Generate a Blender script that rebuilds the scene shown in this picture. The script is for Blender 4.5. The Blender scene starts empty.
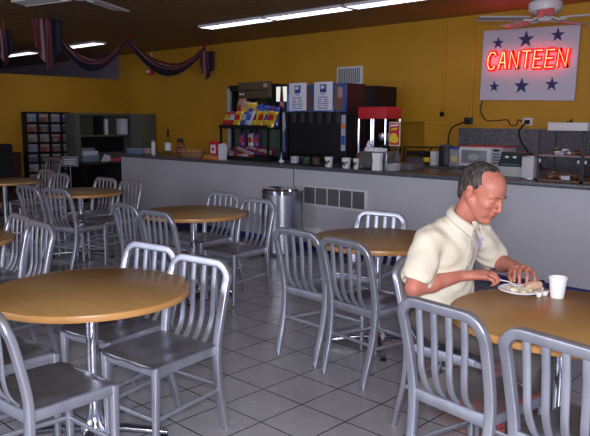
import bpy, bmesh, math, random
import numpy as np
from mathutils import Vector, Matrix
random.seed(7)
PI = math.pi
scn = bpy.context.scene
col = scn.collection

# ------------------------------------------------------------------ camera
PITCH, ROLL, YAW = math.radians(8.1), math.radians(.3), math.radians(-43.6)
cy_, sy_ = math.cos(YAW), math.sin(YAW)
fw = Vector((sy_*math.cos(PITCH), cy_*math.cos(PITCH), -math.sin(PITCH)))
rt = Vector((cy_, -sy_, 0)); up = rt.cross(fw)
rt, up = rt*math.cos(ROLL)+up*math.sin(ROLL), -rt*math.sin(ROLL)+up*math.cos(ROLL)
cd = bpy.data.cameras.new('camera'); cam = bpy.data.objects.new('camera', cd); col.objects.link(cam)
cd.sensor_width = 36; cd.lens = 36*680/590; cd.clip_start = .05; cd.clip_end = 60
m = Matrix((rt, up, -fw)).transposed().to_4x4(); m.translation = (0, 0, 1.53); cam.matrix_world = m
scn.camera = cam
# ------------------------------------------------------------------ light
wd = bpy.data.worlds.new('world'); scn.world = wd; wd.use_nodes = True
bg = wd.node_tree.nodes['Background']; bg.inputs[0].default_value = (.62, .66, 1, 1); bg.inputs[1].default_value = .30
def area(name, loc, target, sx, sy, power, colr=(1, 1, 1)):
    l = bpy.data.lights.new(name, 'AREA'); l.shape = 'RECTANGLE'; l.size = sx; l.size_y = sy; l.energy = power; l.color = colr
    o = bpy.data.objects.new(name, l); col.objects.link(o); o.location = loc
    o.rotation_euler = (Vector(target)-Vector(loc)).to_track_quat('-Z', 'Y').to_euler(); return o
area('assumed_window_light', (1.6, -1.6, 2.0), (-3, 3.2, .7), 2.6, 1.5, 105, (.86, .88, 1))  # area light for an assumed window behind the camera; no window is built
area('assumed_camera_flash', (.05, -.05, 1.66), (-2.4, 2.6, .9), .25, .18, 48, (1, .97, .95))  # small light added beside the camera as an assumed flash
area('assumed_side_window_light', (-4.6, -2.6, 1.7), (-3.6, 3.5, .8), 3.4, 1.2, 60, (.85, .88, 1))  # second added area light; its unseen side window is assumed too
vs = scn.view_settings; vs.view_transform = 'Standard'; vs.look = 'None'; vs.gamma = 1; vs.exposure = 0.65; vs.use_curve_mapping = False

# ------------------------------------------------------------------ materials
def mat(name, c, rough=.5, metal=0, spec=.5, **kw):
    m = bpy.data.materials.new(name); m.use_nodes = True
    b = m.node_tree.nodes['Principled BSDF']
    b.inputs['Base Color'].default_value = (*c, 1); b.inputs['Roughness'].default_value = rough
    b.inputs['Metallic'].default_value = metal; b.inputs['Specular IOR Level'].default_value = spec
    for k, v in kw.items(): b.inputs[k].default_value = v
    return m
def nn(m, t, **kw):
    n = m.node_tree.nodes.new(t)
    for k, v in kw.items(): setattr(n, k, v)
    return n
def lk(m, a, b): m.node_tree.links.new(a, b)
def vary(m, c1, c2, scale=5, stretch=(1, 1, 1), detail=4, lo=.35, hi=.65, bump=0, bscale=None, rough=None):
    """noise between two colours, object coordinates"""
    b = m.node_tree.nodes['Principled BSDF']
    tc = nn(m, 'ShaderNodeTexCoord'); mp = nn(m, 'ShaderNodeMapping'); mp.inputs['Scale'].default_value = stretch
    lk(m, tc.outputs['Object'], mp.inputs[0])
    no = nn(m, 'ShaderNodeTexNoise'); no.inputs['Scale'].default_value = scale; no.inputs['Detail'].default_value = detail
    lk(m, mp.outputs[0], no.inputs[0])
    r = nn(m, 'ShaderNodeValToRGB'); r.color_ramp.elements[0].position = lo; r.color_ramp.elements[1].position = hi
    r.color_ramp.elements[0].color = (*c1, 1); r.color_ramp.elements[1].color = (*c2, 1)
    lk(m, no.outputs[0], r.inputs[0]); lk(m, r.outputs[0], b.inputs['Base Color'])
    if bump:
        n2 = nn(m, 'ShaderNodeTexNoise'); n2.inputs['Scale'].default_value = bscale or scale; lk(m, mp.outputs[0], n2.inputs[0])
        bp = nn(m, 'ShaderNodeBump'); bp.inputs['Strength'].default_value = bump; bp.inputs['Distance'].default_value = .01
        lk(m, n2.outputs[0], bp.inputs['Height']); lk(m, bp.outputs[0], b.inputs['Normal'])
    return m

ALU = vary(mat('brushed_aluminium', (.5, .52, .58), .36, .8), (.42, .44, .52), (.56, .58, .66), 9, (1, 1, .3))
ALU_SEAT = vary(mat('satin_aluminium_seat', (.4, .41, .47), .33, .85), (.30, .31, .38), (.44, .45, .52), 6)
CHROME = mat('chrome', (.72, .74, .8), .08, 1)
DCHROME = mat('dull_chrome', (.35, .36, .4), .22, 1)
STEEL = vary(mat('brushed_steel', (.4, .42, .46), .28, 1), (.30, .32, .36), (.5, .52, .57), 14, (1, 1, .05))
BLACK = mat('black_plastic', (.010, .010, .012), .5, 0, .25)
DARK = mat('dark_grey_metal', (.035, .037, .045), .5, .3)
RUBBER = mat('grey_rubber', (.12, .12, .13), .8)
WHITE = mat('white_plastic', (.62, .62, .66), .45)
FOAM = mat('white_foam', (.86, .85, .9), .7)
PAPER = mat('white_paper', (.66, .66, .74), .8)
RED = mat('red_plastic', (.5, .02, .03), .4)
BLUE = mat('blue_plastic', (.03, .09, .42), .4)
NAVY = mat('navy_paint', (.03, .03, .16), .6)
YEL = mat('yellow_plastic', (.75, .55, .03), .4)
GREEN = mat('dark_green_panel', (.04, .07, .05), .6)
OLIVE = mat('olive_grey_laminate', (.10, .105, .085), .6)
GLASS = mat('clear_glass', (.9, .92, .95), .04, 0, .5, **{'Transmission Weight': 1.0, 'IOR': 1.03})
ORANGE = mat('orange_plastic', (.7, .18, .03), .5)
BROWN = mat('brown_laminate', (.09, .045, .02), .5)
BREAD = vary(mat('bread_crust', (.35, .17, .06), .8), (.45, .24, .1), (.28, .12, .04), 30)
WICKER = vary(mat('wicker', (.3, .17, .07), .8), (.36, .21, .1), (.2, .1, .04), 60, (1, 1, 4))

def wood_top():
    m = mat('oak_laminate', (.33, .19, .07), .4)
    return vary(m, (.43, .26, .10), (.37, .215, .08), 3.2, (1, 8, 1), 6, .3, .7)
OAK = wood_top()
EDGE = vary(mat('oak_edge_band', (.5, .25, .08), .35), (.52, .27, .09), (.4, .19, .055), 4, (1, 1, 10))

def floor_mat():
    m = mat('vinyl_tile', (.2, .2, .21), .2); b = m.node_tree.nodes['Principled BSDF']
    tc = nn(m, 'ShaderNodeTexCoord'); mp = nn(m, 'ShaderNodeMapping')
    S = 1/.3075; ox, oy = -2.404, 2.893
    mp.inputs['Scale'].default_value = (S, S, S); mp.inputs['Location'].default_value = (-ox*S, -oy*S, 0)
    lk(m, tc.outputs['Object'], mp.inputs[0])
    fr = nn(m, 'ShaderNodeVectorMath', operation='FRACTION'); lk(m, mp.outputs[0], fr.inputs[0])
    fl = nn(m, 'ShaderNodeVectorMath', operation='FLOOR'); lk(m, mp.outputs[0], fl.inputs[0])
    sep = nn(m, 'ShaderNodeSeparateXYZ'); lk(m, fr.outputs[0], sep.inputs[0])
    def edge(o):
        a = nn(m, 'ShaderNodeMath', operation='SUBTRACT'); lk(m, o, a.inputs[0]); a.inputs[1].default_value = .5
        c = nn(m, 'ShaderNodeMath', operation='ABSOLUTE'); lk(m, a.outputs[0], c.inputs[0]); return c.outputs[0]
    mx = nn(m, 'ShaderNodeMath', operation='MAXIMUM'); lk(m, edge(sep.outputs[0]), mx.inputs[0]); lk(m, edge(sep.outputs[1]), mx.inputs[1])
    g = nn(m, 'ShaderNodeMath', operation='GREATER_THAN'); lk(m, mx.outputs[0], g.inputs[0]); g.inputs[1].default_value = .487
    wn = nn(m, 'ShaderNodeTexWhiteNoise', noise_dimensions='2D'); lk(m, fl.outputs[0], wn.inputs['Vector'])
    r = nn(m, 'ShaderNodeValToRGB'); r.color_ramp.interpolation = 'CONSTANT'
    r.color_ramp.elements[0].color = (.13, .13, .14, 1); r.color_ramp.elements[1].position = .07; r.color_ramp.elements[1].color = (.35, .352, .40, 1)
    lk(m, wn.outputs[0], r.inputs[0])
    no = nn(m, 'ShaderNodeTexNoise'); no.inputs['Scale'].default_value = 8; no.inputs['Detail'].default_value = 5; lk(m, tc.outputs['Object'], no.inputs[0])
    r2 = nn(m, 'ShaderNodeMapRange'); r2.inputs[3].default_value = .86; r2.inputs[4].default_value = 1.12; lk(m, no.outputs[0], r2.inputs[0])
    mu = nn(m, 'ShaderNodeVectorMath', operation='SCALE'); lk(m, r.outputs[0], mu.inputs[0]); lk(m, r2.outputs[0], mu.inputs['Scale'])
    mi = nn(m, 'ShaderNodeMix', data_type='RGBA'); lk(m, g.outputs[0], mi.inputs[0]); lk(m, mu.outputs[0], mi.inputs[6]); mi.inputs[7].default_value = (.012, .012, .016, 1)
    lk(m, mi.outputs[2], b.inputs['Base Color'])
    r3 = nn(m, 'ShaderNodeMapRange'); r3.inputs[3].default_value = .16; r3.inputs[4].default_value = .34; lk(m, no.outputs[0], r3.inputs[0]); lk(m, r3.outputs[0], b.inputs['Roughness'])
    return m
FLOOR = floor_mat()
def plank_mat():
    m = mat('ceiling_plank', (.06, .04, .02), .5); b = m.node_tree.nodes['Principled BSDF']
    tc = nn(m, 'ShaderNodeTexCoord'); sep = nn(m, 'ShaderNodeSeparateXYZ'); lk(m, tc.outputs['Object'], sep.inputs[0])
    d = nn(m, 'ShaderNodeMath', operation='MULTIPLY'); lk(m, sep.outputs[1], d.inputs[0]); d.inputs[1].default_value = 1/.14
    f = nn(m, 'ShaderNodeMath', operation='FRACT'); lk(m, d.outputs[0], f.inputs[0])
    g = nn(m, 'ShaderNodeMath', operation='LESS_THAN'); lk(m, f.outputs[0], g.inputs[0]); g.inputs[1].default_value = .10
    mp = nn(m, 'ShaderNodeMapping'); mp.inputs['Scale'].default_value = (.6, 9, 1); lk(m, tc.outputs['Object'], mp.inputs[0])
    no = nn(m, 'ShaderNodeTexNoise'); no.inputs['Scale'].default_value = 2; no.inputs['Detail'].default_value = 4; lk(m, mp.outputs[0], no.inputs[0])
    r = nn(m, 'ShaderNodeValToRGB'); r.color_ramp.elements[0].color = (.16, .09, .04, 1); r.color_ramp.elements[1].color = (.30, .17, .08, 1)
    lk(m, no.outputs[0], r.inputs[0])
    mi = nn(m, 'ShaderNodeMix', data_type='RGBA'); lk(m, g.outputs[0], mi.inputs[0]); lk(m, r.outputs[0], mi.inputs[6]); mi.inputs[7].default_value = (.012, .008, .005, 1)
    lk(m, mi.outputs[2], b.inputs['Base Color']); return m
PLANK = plank_mat()
YWALL = vary(mat('mustard_paint', (.5, .28, .015), .6), (.54, .265, .010), (.46, .225, .009), 1.2, detail=3)
MWALL = mat('mauve_wall_paint', (.22, .17, .2), .7)
COUNTER = vary(mat('pale_grey_panel', (.36, .36, .4), .5), (.50, .495, .55), (.46, .455, .51), 1.5)
GRANITE = vary(mat('speckled_dark_laminate', (.05, .05, .06), .3), (.02, .02, .028), (.17, .17, .2), 90, detail=3, lo=.42, hi=.62)
GRANITE2 = vary(mat('speckled_grey_laminate', (.12, .12, .14), .4), (.07, .07, .085), (.2, .2, .235), 70, detail=3, lo=.4, hi=.62)
def emit(name, c, s):
    m = mat(name, (0, 0, 0)); b = m.node_tree.nodes['Principled BSDF']
    b.inputs['Emission Color'].default_value = (*c, 1); b.inputs['Emission Strength'].default_value = s; return m
TUBE = emit('fluorescent_diffuser', (.83, .88, 1), 2.6)

# ------------------------------------------------------------------ mesh helpers
class MB:
    def __init__(s): s.v = []; s.f = []; s.m = []; s.mats = []
    def mi(s, m):
        if m not in s.mats: s.mats.append(m)
        return s.mats.index(m)
    def add(s, vs, fs, m, M=None):
        o = len(s.v); s.v += [tuple(M @ Vector(p)) if M else tuple(p) for p in vs]
        s.f += [tuple(i+o for i in f) for f in fs]; s.m += [s.mi(m)]*len(fs); return s
    def box(s, a, b, m, bev=0, M=None, seg=2):
        bm = bmesh.new(); bmesh.ops.create_cube(bm, size=1)
        a, b = Vector(a), Vector(b); c = (a+b)/2; d = b-a
        for v in bm.verts: v.co = Vector((v.co.x*d.x, v.co.y*d.y, v.co.z*d.z))+c
        if bev: bmesh.ops.bevel(bm, geom=bm.edges[:], offset=min(bev, min(abs(x) for x in d)*.45), segments=seg, profile=.6, affect='EDGES')
        bm.verts.index_update(); s.add([v.co for v in bm.verts], [[v.index for v in f.verts] for f in bm.faces], m, M); bm.free(); return s
    def sweep(s, pts, prof, m, closed=False, upv=(0, 0, 1), scales=None, M=None):
        """profile (list of (side, up)) along points"""
        P = [Vector(p) for p in pts]; n = len(P); k = len(prof); vs = []
        side = None
        for i in range(n):
            if closed: t = P[(i+1) % n]-P[i-1]
            else: t = P[min(i+1, n-1)]-P[max(i-1, 0)]
            t.normalize(); u = Vector(upv); sd = t.cross(u)
            if sd.length < .02: sd = side or t.cross(Vector((0, 1, 0)))
            sd.normalize()
            if side and sd.dot(side) < 0 and not closed: sd = -sd
            side = sd; uu = sd.cross(t); sc = scales[i] if scales else 1
            if not isinstance(sc, tuple): sc = (sc, sc)
            vs += [P[i]+sd*(a*sc[0])+uu*(b*sc[1]) for a, b in prof]
        fs = []
        for i in range(n if closed else n-1):
            j = (i+1) % n
            for q in range(k): fs.append((i*k+q, i*k+(q+1) % k, j*k+(q+1) % k, j*k+q))
        if not closed: fs += [tuple(range(k))[::-1], tuple((n-1)*k+q for q in range(k))]
        return s.add(vs, fs, m, M)
    def tube(s, pts, r, m, k=10, closed=False, scales=None, M=None):
        return s.sweep(pts, [(r*math.cos(2*PI*q/k), r*math.sin(2*PI*q/k)) for q in range(k)], m, closed, scales=scales, M=M)
    def lathe(s, prof, m, k=24, M=None):
        """profile (r, z) bottom to top, closed with caps where r>0"""
        vs = []; n = len(prof)
        for r, z in prof: vs += [(r*math.cos(2*PI*q/k), r*math.sin(2*PI*q/k), z) for q in range(k)]
        fs = [(i*k+q, i*k+(q+1) % k, (i+1)*k+(q+1) % k, (i+1)*k+q) for i in range(n-1) for q in range(k)]
        fs += [tuple(range(k))[::-1], tuple((n-1)*k+q for q in range(k))]
        return s.add(vs, fs, m, M)
    def prism(s, poly, axis_fn, m, M=None):
        """poly 2D, axis_fn(a,b,side) -> 3D for side 0/1"""
        n = len(poly); vs = [axis_fn(a, b, 0) for a, b in poly]+[axis_fn(a, b, 1) for a, b in poly]
        fs = [tuple(range(n))[::-1], tuple(range(n, 2*n))]+[(i, (i+1) % n, n+(i+1) % n, n+i) for i in range(n)]
        return s.add(vs, fs, m, M)
    def mesh(s, name, smooth=True, ang=35):
        me = bpy.data.meshes.new(name); me.from_pydata([tuple(v) for v in s.v], [], s.f)
        for m in s.mats: me.materials.append(m)
        me.polygons.foreach_set('material_index', s.m)
        bm = bmesh.new(); bm.from_mesh(me); bmesh.ops.recalc_face_normals(bm, faces=bm.faces[:]); bm.to_mesh(me); bm.free()
        if smooth:
            me.polygons.foreach_set('use_smooth', [True]*len(me.polygons)); me.set_sharp_from_angle(angle=math.radians(ang))
        me.update(); return me
    def obj(s, name, parent=None, loc=None, rz=0, **kw):
        o = bpy.data.objects.new(name, s.mesh(name)); col.objects.link(o); o.parent = parent
        if loc is not None: o.location = loc
        o.rotation_euler.z = rz
        return tag(o, **kw)
def tag(o, label=None, cat=None, group=None, kind=None):
    if label: o['label'] = label
    if cat: o['category'] = cat
    if group: o['group'] = group
    if kind: o['kind'] = kind
    return o
def thing(name, label, cat, loc=(0, 0, 0), rz=0, group=None):
    o = bpy.data.objects.new(name, None); o.empty_display_size = .1; col.objects.link(o); o.location = loc; o.rotation_euler.z = rz
    return tag(o, label, cat, group)
def dup(root, loc, rz, label, group=None):
    r = root.copy(); col.objects.link(r); r.location = loc; r.rotation_euler.z = rz; r['label'] = label
    if group: r['group'] = group
    for ch in list(root.children):
        c = ch.copy(); col.objects.link(c); c.parent = r
        for g in ch.children:
            d = g.copy(); col.objects.link(d); d.parent = c
    return r
def single(name, mb, label, cat, loc=(0, 0, 0), rz=0, group=None): return mb.obj(name, None, loc, rz, label=label, cat=cat, group=group)
def rrect(w, h, r, k=4):
    out = []
    for cx, cy, a0 in ((w/2-r, h/2-r, 0), (-w/2+r, h/2-r, 90), (-w/2+r, -h/2+r, 180), (w/2-r, -h/2+r, 270)):
        for i in range(k): a = math.radians(a0+90*i/(k-1)); out.append((cx+r*math.cos(a), cy+r*math.sin(a)))
    return out
def interp(keys, t):
    for i in range(len(keys)-1):
        if t <= keys[i+1][0]:
            a, b = keys[i], keys[i+1]; u = (t-a[0])/(b[0]-a[0]); return [p+(q-p)*u for p, q in zip(a[1:], b[1:])]
    return list(keys[-1][1:])
def spline(P, n):
    P = [Vector(p) for p in P]; out = []
    for i in range(len(P)-1):
        p0 = P[max(i-1, 0)]; p1 = P[i]; p2 = P[i+1]; p3 = P[min(i+2, len(P)-1)]
        for k in range(n):
            t = k/n; out.append(.5*((2*p1)+(p2-p0)*t+(2*p0-5*p1+4*p2-p3)*t*t+(3*p1-p0-3*p2+p3)*t**3))
    out.append(P[-1]); return out

# ------------------------------------------------------------------ the room
CH = 2.85; WY = 7.85; WX = -12.5
def struct(name, mb): return mb.obj(name, None, kind='structure')
struct('floor', MB().box((-19, -4, -.12), (3, 8.1, 0), FLOOR))
struct('ceiling', MB().box((-19, -4, CH), (3, 8.1, CH+.1), PLANK))
struct('wall_back', MB().box((WX, WY, 0), (3, WY+.2, CH), YWALL))
struct('wall_back_beyond', MB().box((-19, WY, 0), (WX, WY+.2, CH), MWALL))
struct('wall_left', MB().box((WX-.15, -4, 0), (WX, WY, 2.36), YWALL))
struct('wall_far', MB().box((-19.2, -4, 0), (-19, WY, CH), MWALL))
struct('baseboard_back', MB().box((WX, WY-.015, 0), (3, WY, .1), BLACK))
struct('baseboard_left', MB().box((WX, -4, 0), (WX+.015, WY-.015, .1), BLACK))
# thin raised seams and rail on the yellow wall
struct('trim_1', MB().box((-4.83, WY-.018, 1.68), (-4.79, WY, CH), YWALL, .004))
struct('trim_2', MB().box((-4.42, WY-.018, 1.46), (-4.38, WY, CH), YWALL, .004))
struct('trim_3', MB().box((-6.2, WY-.012, 1.49), (-3.2, WY, 1.52), YWALL, .003))

# serving counter
ct = thing('serving_counter', 'long serving counter with pale grey panelled front and dark speckled top', 'counter', (-5, 5.87, 0))
def loc_(mb, name, par, **kw): return mb.obj(name, par, **kw)
X0, X1 = -9.42+5, 2.6+5
MB().box((X0, .03, .1), (X1, .72, .965), COUNTER, .004).obj('front_panel', ct)
MB().box((X0-.03, -.01, .965), (X1, .78, 1.005), GRANITE, .006).obj('worktop', ct)
MB().box((X0+.02, .06, 0), (X1, .58, .1), NAVY).obj('toe_kick', ct)
for sx in (-5.64, -3.2, -.9):
    MB().box((sx+5-.002, .022, .1), (sx+5+.002, .032, .965), DARK).obj('panel_seam', ct)
vt = MB().box((-.47, .005, .545), (.49, .03, .79), WHITE, .004).obj('vent_frame', ct)
for i in range(5):
    x = -.44+i*.182
    mb = MB().box((x, .0, .575), (x+.162, .006, .765), mat('vent_recess%d' % i, (.10, .10, .11), .7) if i == 0 else bpy.data.materials['vent_recess0'])
    for k in range(9): mb.box((x+.004+k*.018, -.003, .577), (x+.009+k*.018, .001, .763), RUBBER)
    mb.obj('vent_grille', vt)
ol = MB().box((-.46, .012, .20), (-.19, .03, .29), WHITE, .003).obj('outlet_plate', ct)
MB().box((-.44, .006, .215), (-.21, .013, .275), PAPER, .002).obj('outlet_socket', ol)
# rear counter along the yellow wall
rc = thing('rear_counter', 'rear worktop along the yellow wall under the canteen sign, brown fronted', 'counter', (-5, 7.2, 0))
MB().box((-1.3, .02, .1), (X1, .63, .955), BROWN, .004).obj('cabinet', rc)
MB().box((-1.33, -.02, .955), (X1, .648, .995), GRANITE, .006).obj('worktop', rc)
MB().box((.45, .618, .996), (X1, .648, 1.455), GRANITE2, .004).obj('backsplash', rc)
MB().box((-1.3, .06, 0), (X1, .6, .1), BLACK).obj('toe_kick', rc)

# ------------------------------------------------------------------ ceiling lights
def strip_light(x0, y, label):
    L = 1.27; t = thing('ceiling_light', label, 'ceiling light', (x0+L/2, y, CH-.001), 0, 'fluorescent ceiling strips')
    mb = MB()
    mb.box((-L/2, -.13, -.03), (L/2, -.115, 0), WHITE).box((-L/2, .115, -.03), (L/2, .13, 0), WHITE)
    mb.box((-L/2, -.115, -.03), (-L/2+.015, .115, 0), WHITE).box((L/2-.015, -.115, -.03), (L/2, .115, 0), WHITE).box((-L/2+.015, -.115, -.006), (L/2-.015, .115, 0), WHITE)
    mb.obj('light_frame', t)
    MB().box((-L/2+.016, -.114, -.027), (L/2-.016, .114, -.008), TUBE).obj('diffuser', t)
    g = MB()
    for k in range(1, 13): x = -L/2+.016+k*(L-.03)/13; g.box((x-.003, -.113, -.034), (x+.003, .113, -.0275), WHITE)
    g.obj('louvre', t)
for x0, lb in ((-14.3, 'lit ceiling strip light farthest left, beyond the hanging striped bunting'),
               (-11.85, 'lit fluorescent strip light on the ceiling right of the hanging striped bunting tail'),
               (-7.75, 'lit fluorescent strip light, left one of the three end to end over the counter'),
               (-6.43, 'lit fluorescent strip light, middle one of the three end to end over the counter'),
               (-5.11, 'lit fluorescent strip light, right one of the three end to end over the counter')):
    strip_light(x0, 6.28, lb)

# ------------------------------------------------------------------ ceiling fans
def fan(loc, a0, label, R_):
    t = thing('ceiling_fan', label, 'ceiling fan', loc)
    z = CH-loc[2]
    MB().lathe([(.06, z), (.07, z-.02), (.05, z-.05), (.015, z-.06)][::-1], WHITE).obj('canopy', t)
    MB().lathe([(.014, .12), (.014, z-.05)], WHITE, 12).obj('downrod', t)
    MB().lathe([(.03, -.03), (.10, -.02), (.145, .01), (.155, .05), (.15, .09), (.10, .125), (.03, .135)], mat('fan_motor', (.66, .6, .64), .35), 32).obj('motor', t)
    MB().lathe([(.02, -.09), (.06, -.08), (.07, -.05), (.05, -.028)], WHITE, 24).obj('hub_cap', t)
    for k in range(5):
        a = a0+k*2*PI/5; M = Matrix.Rotation(a, 4, 'Z')
        MB().box((R_, -.068, -.060), (.16, .068, -.052), mat('fan_blade', (.42, .41, .41), .45) if 'fan_blade' not in bpy.data.materials else bpy.data.materials['fan_blade'], .02,
                 M @ Matrix.Rotation(math.radians(6), 4, 'X')).obj('blade', t)
        MB().tube([M @ Vector(p) for p in ((.05, 0, -.035), (.12, 0, -.07), (.2, 0, -.068))], .009, WHITE, 8).obj('blade_arm', t)
fan((-2.86, 6.40, 2.555), math.radians(150), 'white ceiling fan turning above the neon canteen sign', .62)
fan((-4.88, 2.74, 2.52), math.radians(121), 'ceiling fan at upper left with only its blades in view', .70)

# ------------------------------------------------------------------ round tables
def make_table(label):
    t = thing('round_table', label, 'table', (0, 0, 0), 0, 'round canteen tables')
    R = .46
    MB().lathe([(R-.02, .713), (R-.006, .716), (R-.006, .744), (R-.012, .7475)], OAK, 72).obj('tabletop', t)
    e = MB(); prof = [(R-.0058, .714), (R+.002, .716), (R+.006, .73), (R+.002, .744), (R-.0058, .7465)]
    k = 72; vs = []
    for r, z in prof: vs += [(r*math.cos(2*PI*q/k), r*math.sin(2*PI*q/k), z) for q in range(k)]
    n = len(prof); fs = [(i*k+q, i*k+(q+1) % k, ((i+1) % n)*k+(q+1) % k, ((i+1) % n)*k+q) for i in range(n) for q in range(k)]
    e.add(vs, fs, EDGE).obj('edge_band', t)
    MB().lathe([(.03, .09), (.03, .69)], CHROME, 24).obj('column', t)
    MB().lathe([(.05, .672), (.11, .69), (.11, .712)], BLACK, 20).obj('mounting_plate', t)
    MB().lathe([(.07, .045), (.066, .07), (.045, .095), (.034, .14), (.0305, .17)], CHROME, 24).obj('column_collar', t)
    for q in range(4):
        a = PI/4+q*PI/2; M = Matrix.Rotation(a, 4, 'Z')
        MB().sweep([M @ Vector(p) for p in ((.04, 0, .058), (.15, 0, .056), (.28, 0, .042), (.345, 0, .034))], rrect(.055, .032, .01), DCHROME, scales=[1, .95, .75, .6]).obj('base_arm', t)
        MB().lathe([(.02, 0), (.02, .014), (.008, .018), (.008, .03)], BLACK, 12, Matrix.Translation(M @ Vector((.33, 0, 0)))).obj('glide', t)
    return t
TBL = {
 'T1': (-2.845, 1.595, 'round oak-topped table nearest on the left, bare'),
 'T2': (-4.69, 3.64, 'round oak-topped table in front of the steel trash can'),
 'T3': (-2.73, 3.69, 'round oak-topped table in the middle, behind the seated man'),
 'T4': (-1.07, 2.735, 'round oak-topped table the man eats at, holding plate and foam cup'),
 'T5': (-6.92, 3.80, 'round oak-topped table at left in front of the desk hutch'),
 'T6': (-8.83, 3.78, 'far left round table in front of the magazine rack, cut by the frame edge'),
 'T7': (-4.78, 1.59, 'round table at the left frame edge just behind the nearest table'),
 'T8': (-6.62, 2.30, 'round table of which a sliver shows at the left frame edge, between two others')}
proto_t = None
for k, (x, y, lb) in TBL.items():
    if proto_t is None: proto_t = make_table(lb); proto_t.location = (x, y, 0)
    else: dup(proto_t, (x, y, 0), 0, lb)

# ------------------------------------------------------------------ aluminium chairs (front = +x)
POST = [(0, -.262, .168), (.10, -.238, .171), (.22, -.208, .176), (.34, -.190, .182), (.44, -.187, .186), (.52, -.194, .190),
        (.62, -.214, .193), (.72, -.238, .194), (.80, -.256, .194)]
def post_x(z): return interp(POST, z)[0]
def make_chair(label):
    t = thing('aluminium_chair', label, 'chair', (0, 0, 0), 0, 'slat-back aluminium chairs')
    # continuous rear legs + top hoop
    side = [(x, y, z) for z, x, y in POST]
    R = .078; ztop = .838; arc = []
    for i in range(1, 7):
        a = PI/2*i/6; arc.append((-.256-.012*math.sin(a), .194-R+R*math.cos(a)-0*R, ztop-R+R*math.sin(a)))
    left = spline(side[:-1]+[(-.250, .194, .76)], 3)+[Vector(p) for p in arc]
    mid = [Vector((-.268, y, ztop)) for y in (.08, .03, -.03, -.08)]
    right = [Vector((p.x, -p.y, p.z)) for p in reversed(left)]
    path = left+mid+right; prof = rrect(.042, .029, .007)
    # frames that stay in the plane of the hoop
    mb = MB(); k = len(prof); n = len(path); vs = []
    for i, p in enumerate(path):
        tv = (path[min(i+1, n-1)]-path[max(i-1, 0)]).normalized()
        nrm = Vector((1, 0, .22)).normalized(); nrm = (nrm-tv*nrm.dot(tv)).normalized(); sd = tv.cross(nrm)
        zf = .8 if p.z < .1 else 1
        vs += [p+sd*(a*zf)+nrm*(b*zf) for a, b in prof]
    fs = [(i*k+q, i*k+(q+1) % k, (i+1)*k+(q+1) % k, (i+1)*k+q) for i in range(n-1) for q in range(k)]+[tuple(range(k)), tuple((n-1)*k+q for q in range(k))]
    mb.add(vs, fs, ALU).obj('back_frame', t)
    for y in (-.108, -.036, .036, .108):
        yb = y*.90
        pts = spline([(-.260, y, .831), (-.255, y, .78), (-.248, y, .72), (-.243, y*.98, .64), (-.238, y*.96, .57), (-.218, yb, .505), (-.184, yb, .458), (-.163, yb, .436)], 4)
        MB().sweep(pts, rrect(.030, .009, .0025, 3), ALU, upv=(1, 0, 0)).obj('slat', t)
    # seat pan, dished saddle
    N = 16; vs = []; D, W = .205, .2
    def zs(u, v):
        d = -.012*(1-u*u)*(1-v*v)
        sad = -.007*math.exp(-((v-.42)/.28)**2)*(1 if u > -.8 else .4)-.007*math.exp(-((v+.42)/.28)**2)*(1 if u > -.8 else .4)
        front = -.014*max(0, (u-.72)/.28)**2
        return .462+d+sad+front
    def sup(u, v):  # square to rounded square
        r = .16; x = u*D; y = v*W
        cx, cy = max(0, abs(u)-(1-r))/r, max(0, abs(v)-(1-r))/r
        h = math.hypot(cx, cy)
        if cx > 0 and cy > 0 and h > 1e-6:
            mx = max(cx, cy); sc = mx/h; cx *= sc; cy *= sc
            x = math.copysign(((1-r)+cx*r)*D, u); y = math.copysign(((1-r)+cy*r)*W, v)
        return x, y*(1-.035*(1-u)/2)
    for s_ in (0, 1):
        for i in range(N+1):
            for j in range(N+1):
                u, v = i/N*2-1, j/N*2-1; x, y = sup(u, v); vs.append((x+.008, y, zs(u, v)-(.007 if s_ else 0)))
    fs = []
    q = (N+1)**2
    for i in range(N):
        for j in range(N):
            a = i*(N+1)+j; fs += [(a, a+1, a+N+2, a+N+1), (q+a, q+a+N+1, q+a+N+2, q+a+1)]
    for i in range(N):
        for a, b in ((i, i+1), (N*(N+1)+i, N*(N+1)+i+1), (i*(N+1), (i+1)*(N+1)), (i*(N+1)+N, (i+1)*(N+1)+N)): fs.append((a, b, q+b, q+a))
    MB().add(vs, fs, ALU_SEAT).obj('seat', t)
    # apron rails under the seat
    mb = MB()
    for s_ in (-1, 1): mb.sweep([(-.185, s_*.178, .432), (0, s_*.184, .432), (.196, s_*.186, .43)], rrect(.014, .046, .004, 3), ALU)
    mb.sweep([(-.187, -.176, .432), (-.187, .176, .432)], rrect(.02, .05, .005, 3), ALU)
    mb.sweep([(.198, -.182, .43), (.198, .182, .43)], rrect(.014, .042, .004, 3), ALU)
    mb.obj('seat_rail', t)
    for s_ in (-1, 1):
        MB().sweep([(.190, s_*.177, .448), (.191, s_*.176, .36), (.193, s_*.172, .18), (.194, s_*.168, .012)], rrect(.040, .040, .014), ALU, upv=(1, 0, 0), scales=[1, .97, .78, .62]).obj('front_leg', t)
    for s_ in (-1, 1):
        MB().sweep([(post_x(.225), s_*.176, .225), (0, s_*.174, .215), (.19, s_*.171, .2)], rrect(.012, .022, .004, 3), ALU).obj('side_stretcher', t)
    MB().sweep([(post_x(.25)+.002, -.174, .25), (post_x(.25)+.002, .174, .25)], rrect(.012, .02, .004, 3), ALU).obj('rear_stretcher', t)
    MB().sweep([(.191, -.168, .2), (.191, .168, .2)], rrect(.012, .022, .004, 3), ALU).obj('front_stretcher', t)
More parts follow.
